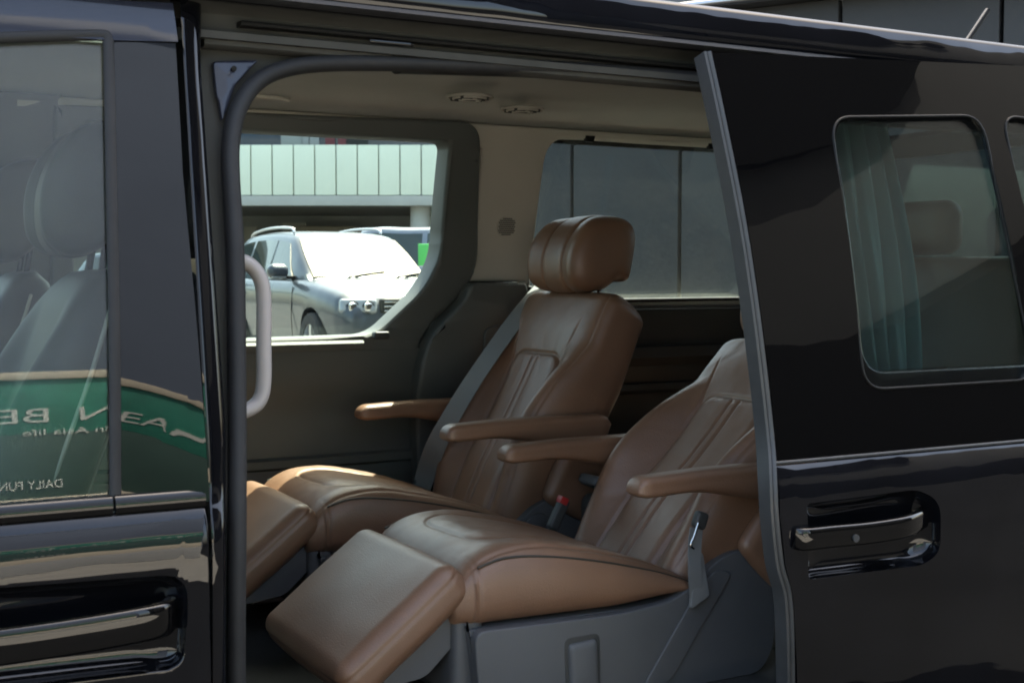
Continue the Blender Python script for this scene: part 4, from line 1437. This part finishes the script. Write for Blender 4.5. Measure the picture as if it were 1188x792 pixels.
SGY = -7.6
sign = tag(empty('shop_banner', (1.3, SGY, 0)), 'green shop banner with white lettering between cream bands, mirrored in the front door glass', 'banner')
box('green_field', (1.0, SGY, 2.30), (4.8, .05, .70), 'sign_green', sign, None, .004)
box('dark_field', (1.0, SGY, 1.55), (4.8, .05, .798), 'sign_dark', sign, None, .004)
box('cream_band', (1.0, SGY + .01, 2.705), (4.9, .08, .10), 'cream', sign, None, .006)
box('cream_base', (1.0, SGY + .02, .90), (4.9, .12, .49), 'cream', sign, None, .006)
box('plinth', (1.0, SGY, .33), (4.9, .20, .64), 'concrete', sign, None, .01)
for x in (-1.35, 3.35): box('banner_post', (x, SGY - .06, 1.4), (.07, .07, 2.8), 'steel', sign, None, .01)
LY = SGY + .03
text('lettering', 'GREEN', .262, (1.745, LY, 2.095), 'lettering', sign, sx=1.42, align='RIGHT')
text('lettering', 'BEAN', .262, (1.585, LY, 2.095), 'lettering', sign, sx=1.42)
text('lettering', 'in Asia life', .115, (1.965, LY, 1.925), 'lettering', sign, sx=1.25)
text('lettering', 'DAILY FUN', .15, (1.625, LY, 1.245), 'lettering', sign, sx=.58)

# street behind it; slate block added to dim the sky mirrored in the pillar
slate = tag(empty('sky_dim_block', (-6, -32, 0)), 'tall slate block added to dim the sky mirrored in the door pillar', 'building')
box('dim_block_wall', (-6, -34, 15), (40, 4, 30), 'sky_dim_slate', slate, None, .05)
box('dim_block_cap', (-6, -34, 30.3), (40.6, 4.6, .6), 'concrete', slate, None, .05)
greyb = tag(empty('grey_building', (26, -17, 0)), 'plain grey building with a black roof overhang, mirrored in the slid-back door', 'building')
box('grey_facade', (30, -18.2, 11), (34, 4, 22), 'building_grey', greyb, None, .05)
prism('dark_overhang', [(12.8, 11.2), (16.7, 11.4), (19, 12.4), (22.2, 14.8), (25.5, 18.3), (27, 22.3), (12.8, 22.3)], -16.15, -15.4, 'building_black', greyb, .03)
prism('dark_mirror_shape', [(12.8, 0), (12.8, 4.2), (15.5, 4.53), (17.7, 5.05), (22.3, 7.9), (30, 13), (44, 13), (44, 0)], -16.15, -15.0, 'building_black', greyb, .03)  # added black outline, shaped to the dark area mirrored low in the door

# ================================================================== LIGHT, SKY, CAMERA
SUN_AZ, SUN_EL = R(50), R(62)           # azimuth from +Y towards +X
wd = bpy.data.worlds.new('World')
S.world = wd
wd.use_nodes = True
nt = wd.node_tree
bg = nt.nodes['Background']
sky = nt.nodes.new('ShaderNodeTexSky')
sky.sky_type = 'NISHITA'
sky.sun_disc = False
sky.sun_elevation = SUN_EL
sky.sun_rotation = SUN_AZ
sky.air_density = 1.0
sky.dust_density = 4.0
sky.ozone_density = 1.0
hz_ = nt.nodes.new('ShaderNodeMixRGB')   # whitish, slightly warm summer haze in the sky light
hz_.blend_type = 'MULTIPLY'
hz_.inputs[0].default_value = 1
hz_.inputs[2].default_value = (1.0, .965, .875, 1)
nt.links.new(sky.outputs[0], hz_.inputs[1])
nt.links.new(hz_.outputs[0], bg.inputs[0])
bg.inputs[1].default_value = .15
ld = bpy.data.lights.new('Sun', 'SUN')
ld.energy = 4.5
ld.angle = R(.53)
ld.color = (1, .94, .85)
lo_ = bpy.data.objects.new('sun', ld)
COL.objects.link(lo_)
sdir = Vector((math.sin(SUN_AZ) * math.cos(SUN_EL), math.cos(SUN_AZ) * math.cos(SUN_EL), math.sin(SUN_EL)))
lo_.rotation_euler = sdir.to_track_quat('Z', 'Y').to_euler()
lo_.location = sdir * 30

cd = bpy.data.cameras.new('Camera')
cd.sensor_width = 36
cd.lens = F / 1188 * 36
cd.clip_start = .05
cd.clip_end = 1200
co_ = bpy.data.objects.new('camera', cd)
COL.objects.link(co_)
co_.location = (0, -D, ZC)
co_.rotation_euler = (pi / 2 - PITCH, 0, -YAW)
cd.dof.use_dof = True
cd.dof.focus_distance = 3.1
cd.dof.aperture_fstop = 13
S.camera = co_

S.view_settings.view_transform = 'Standard'
S.view_settings.look = 'None'
S.view_settings.gamma = 1
S.view_settings.use_curve_mapping = False
S.view_settings.exposure = 2.5
S.render.engine = 'CYCLES'
S.cycles.max_bounces = 14
S.cycles.diffuse_bounces = 5
S.cycles.glossy_bounces = 6
S.cycles.transmission_bounces = 6
S.cycles.transparent_max_bounces = 24
S.cycles.sample_clamp_indirect = 8
S.cycles.use_denoising = True
S.cycles.pixel_filter_type = 'BLACKMAN_HARRIS'
S.cycles.filter_width = 1.9
S.cycles.caustics_reflective = False
S.cycles.caustics_refractive = False
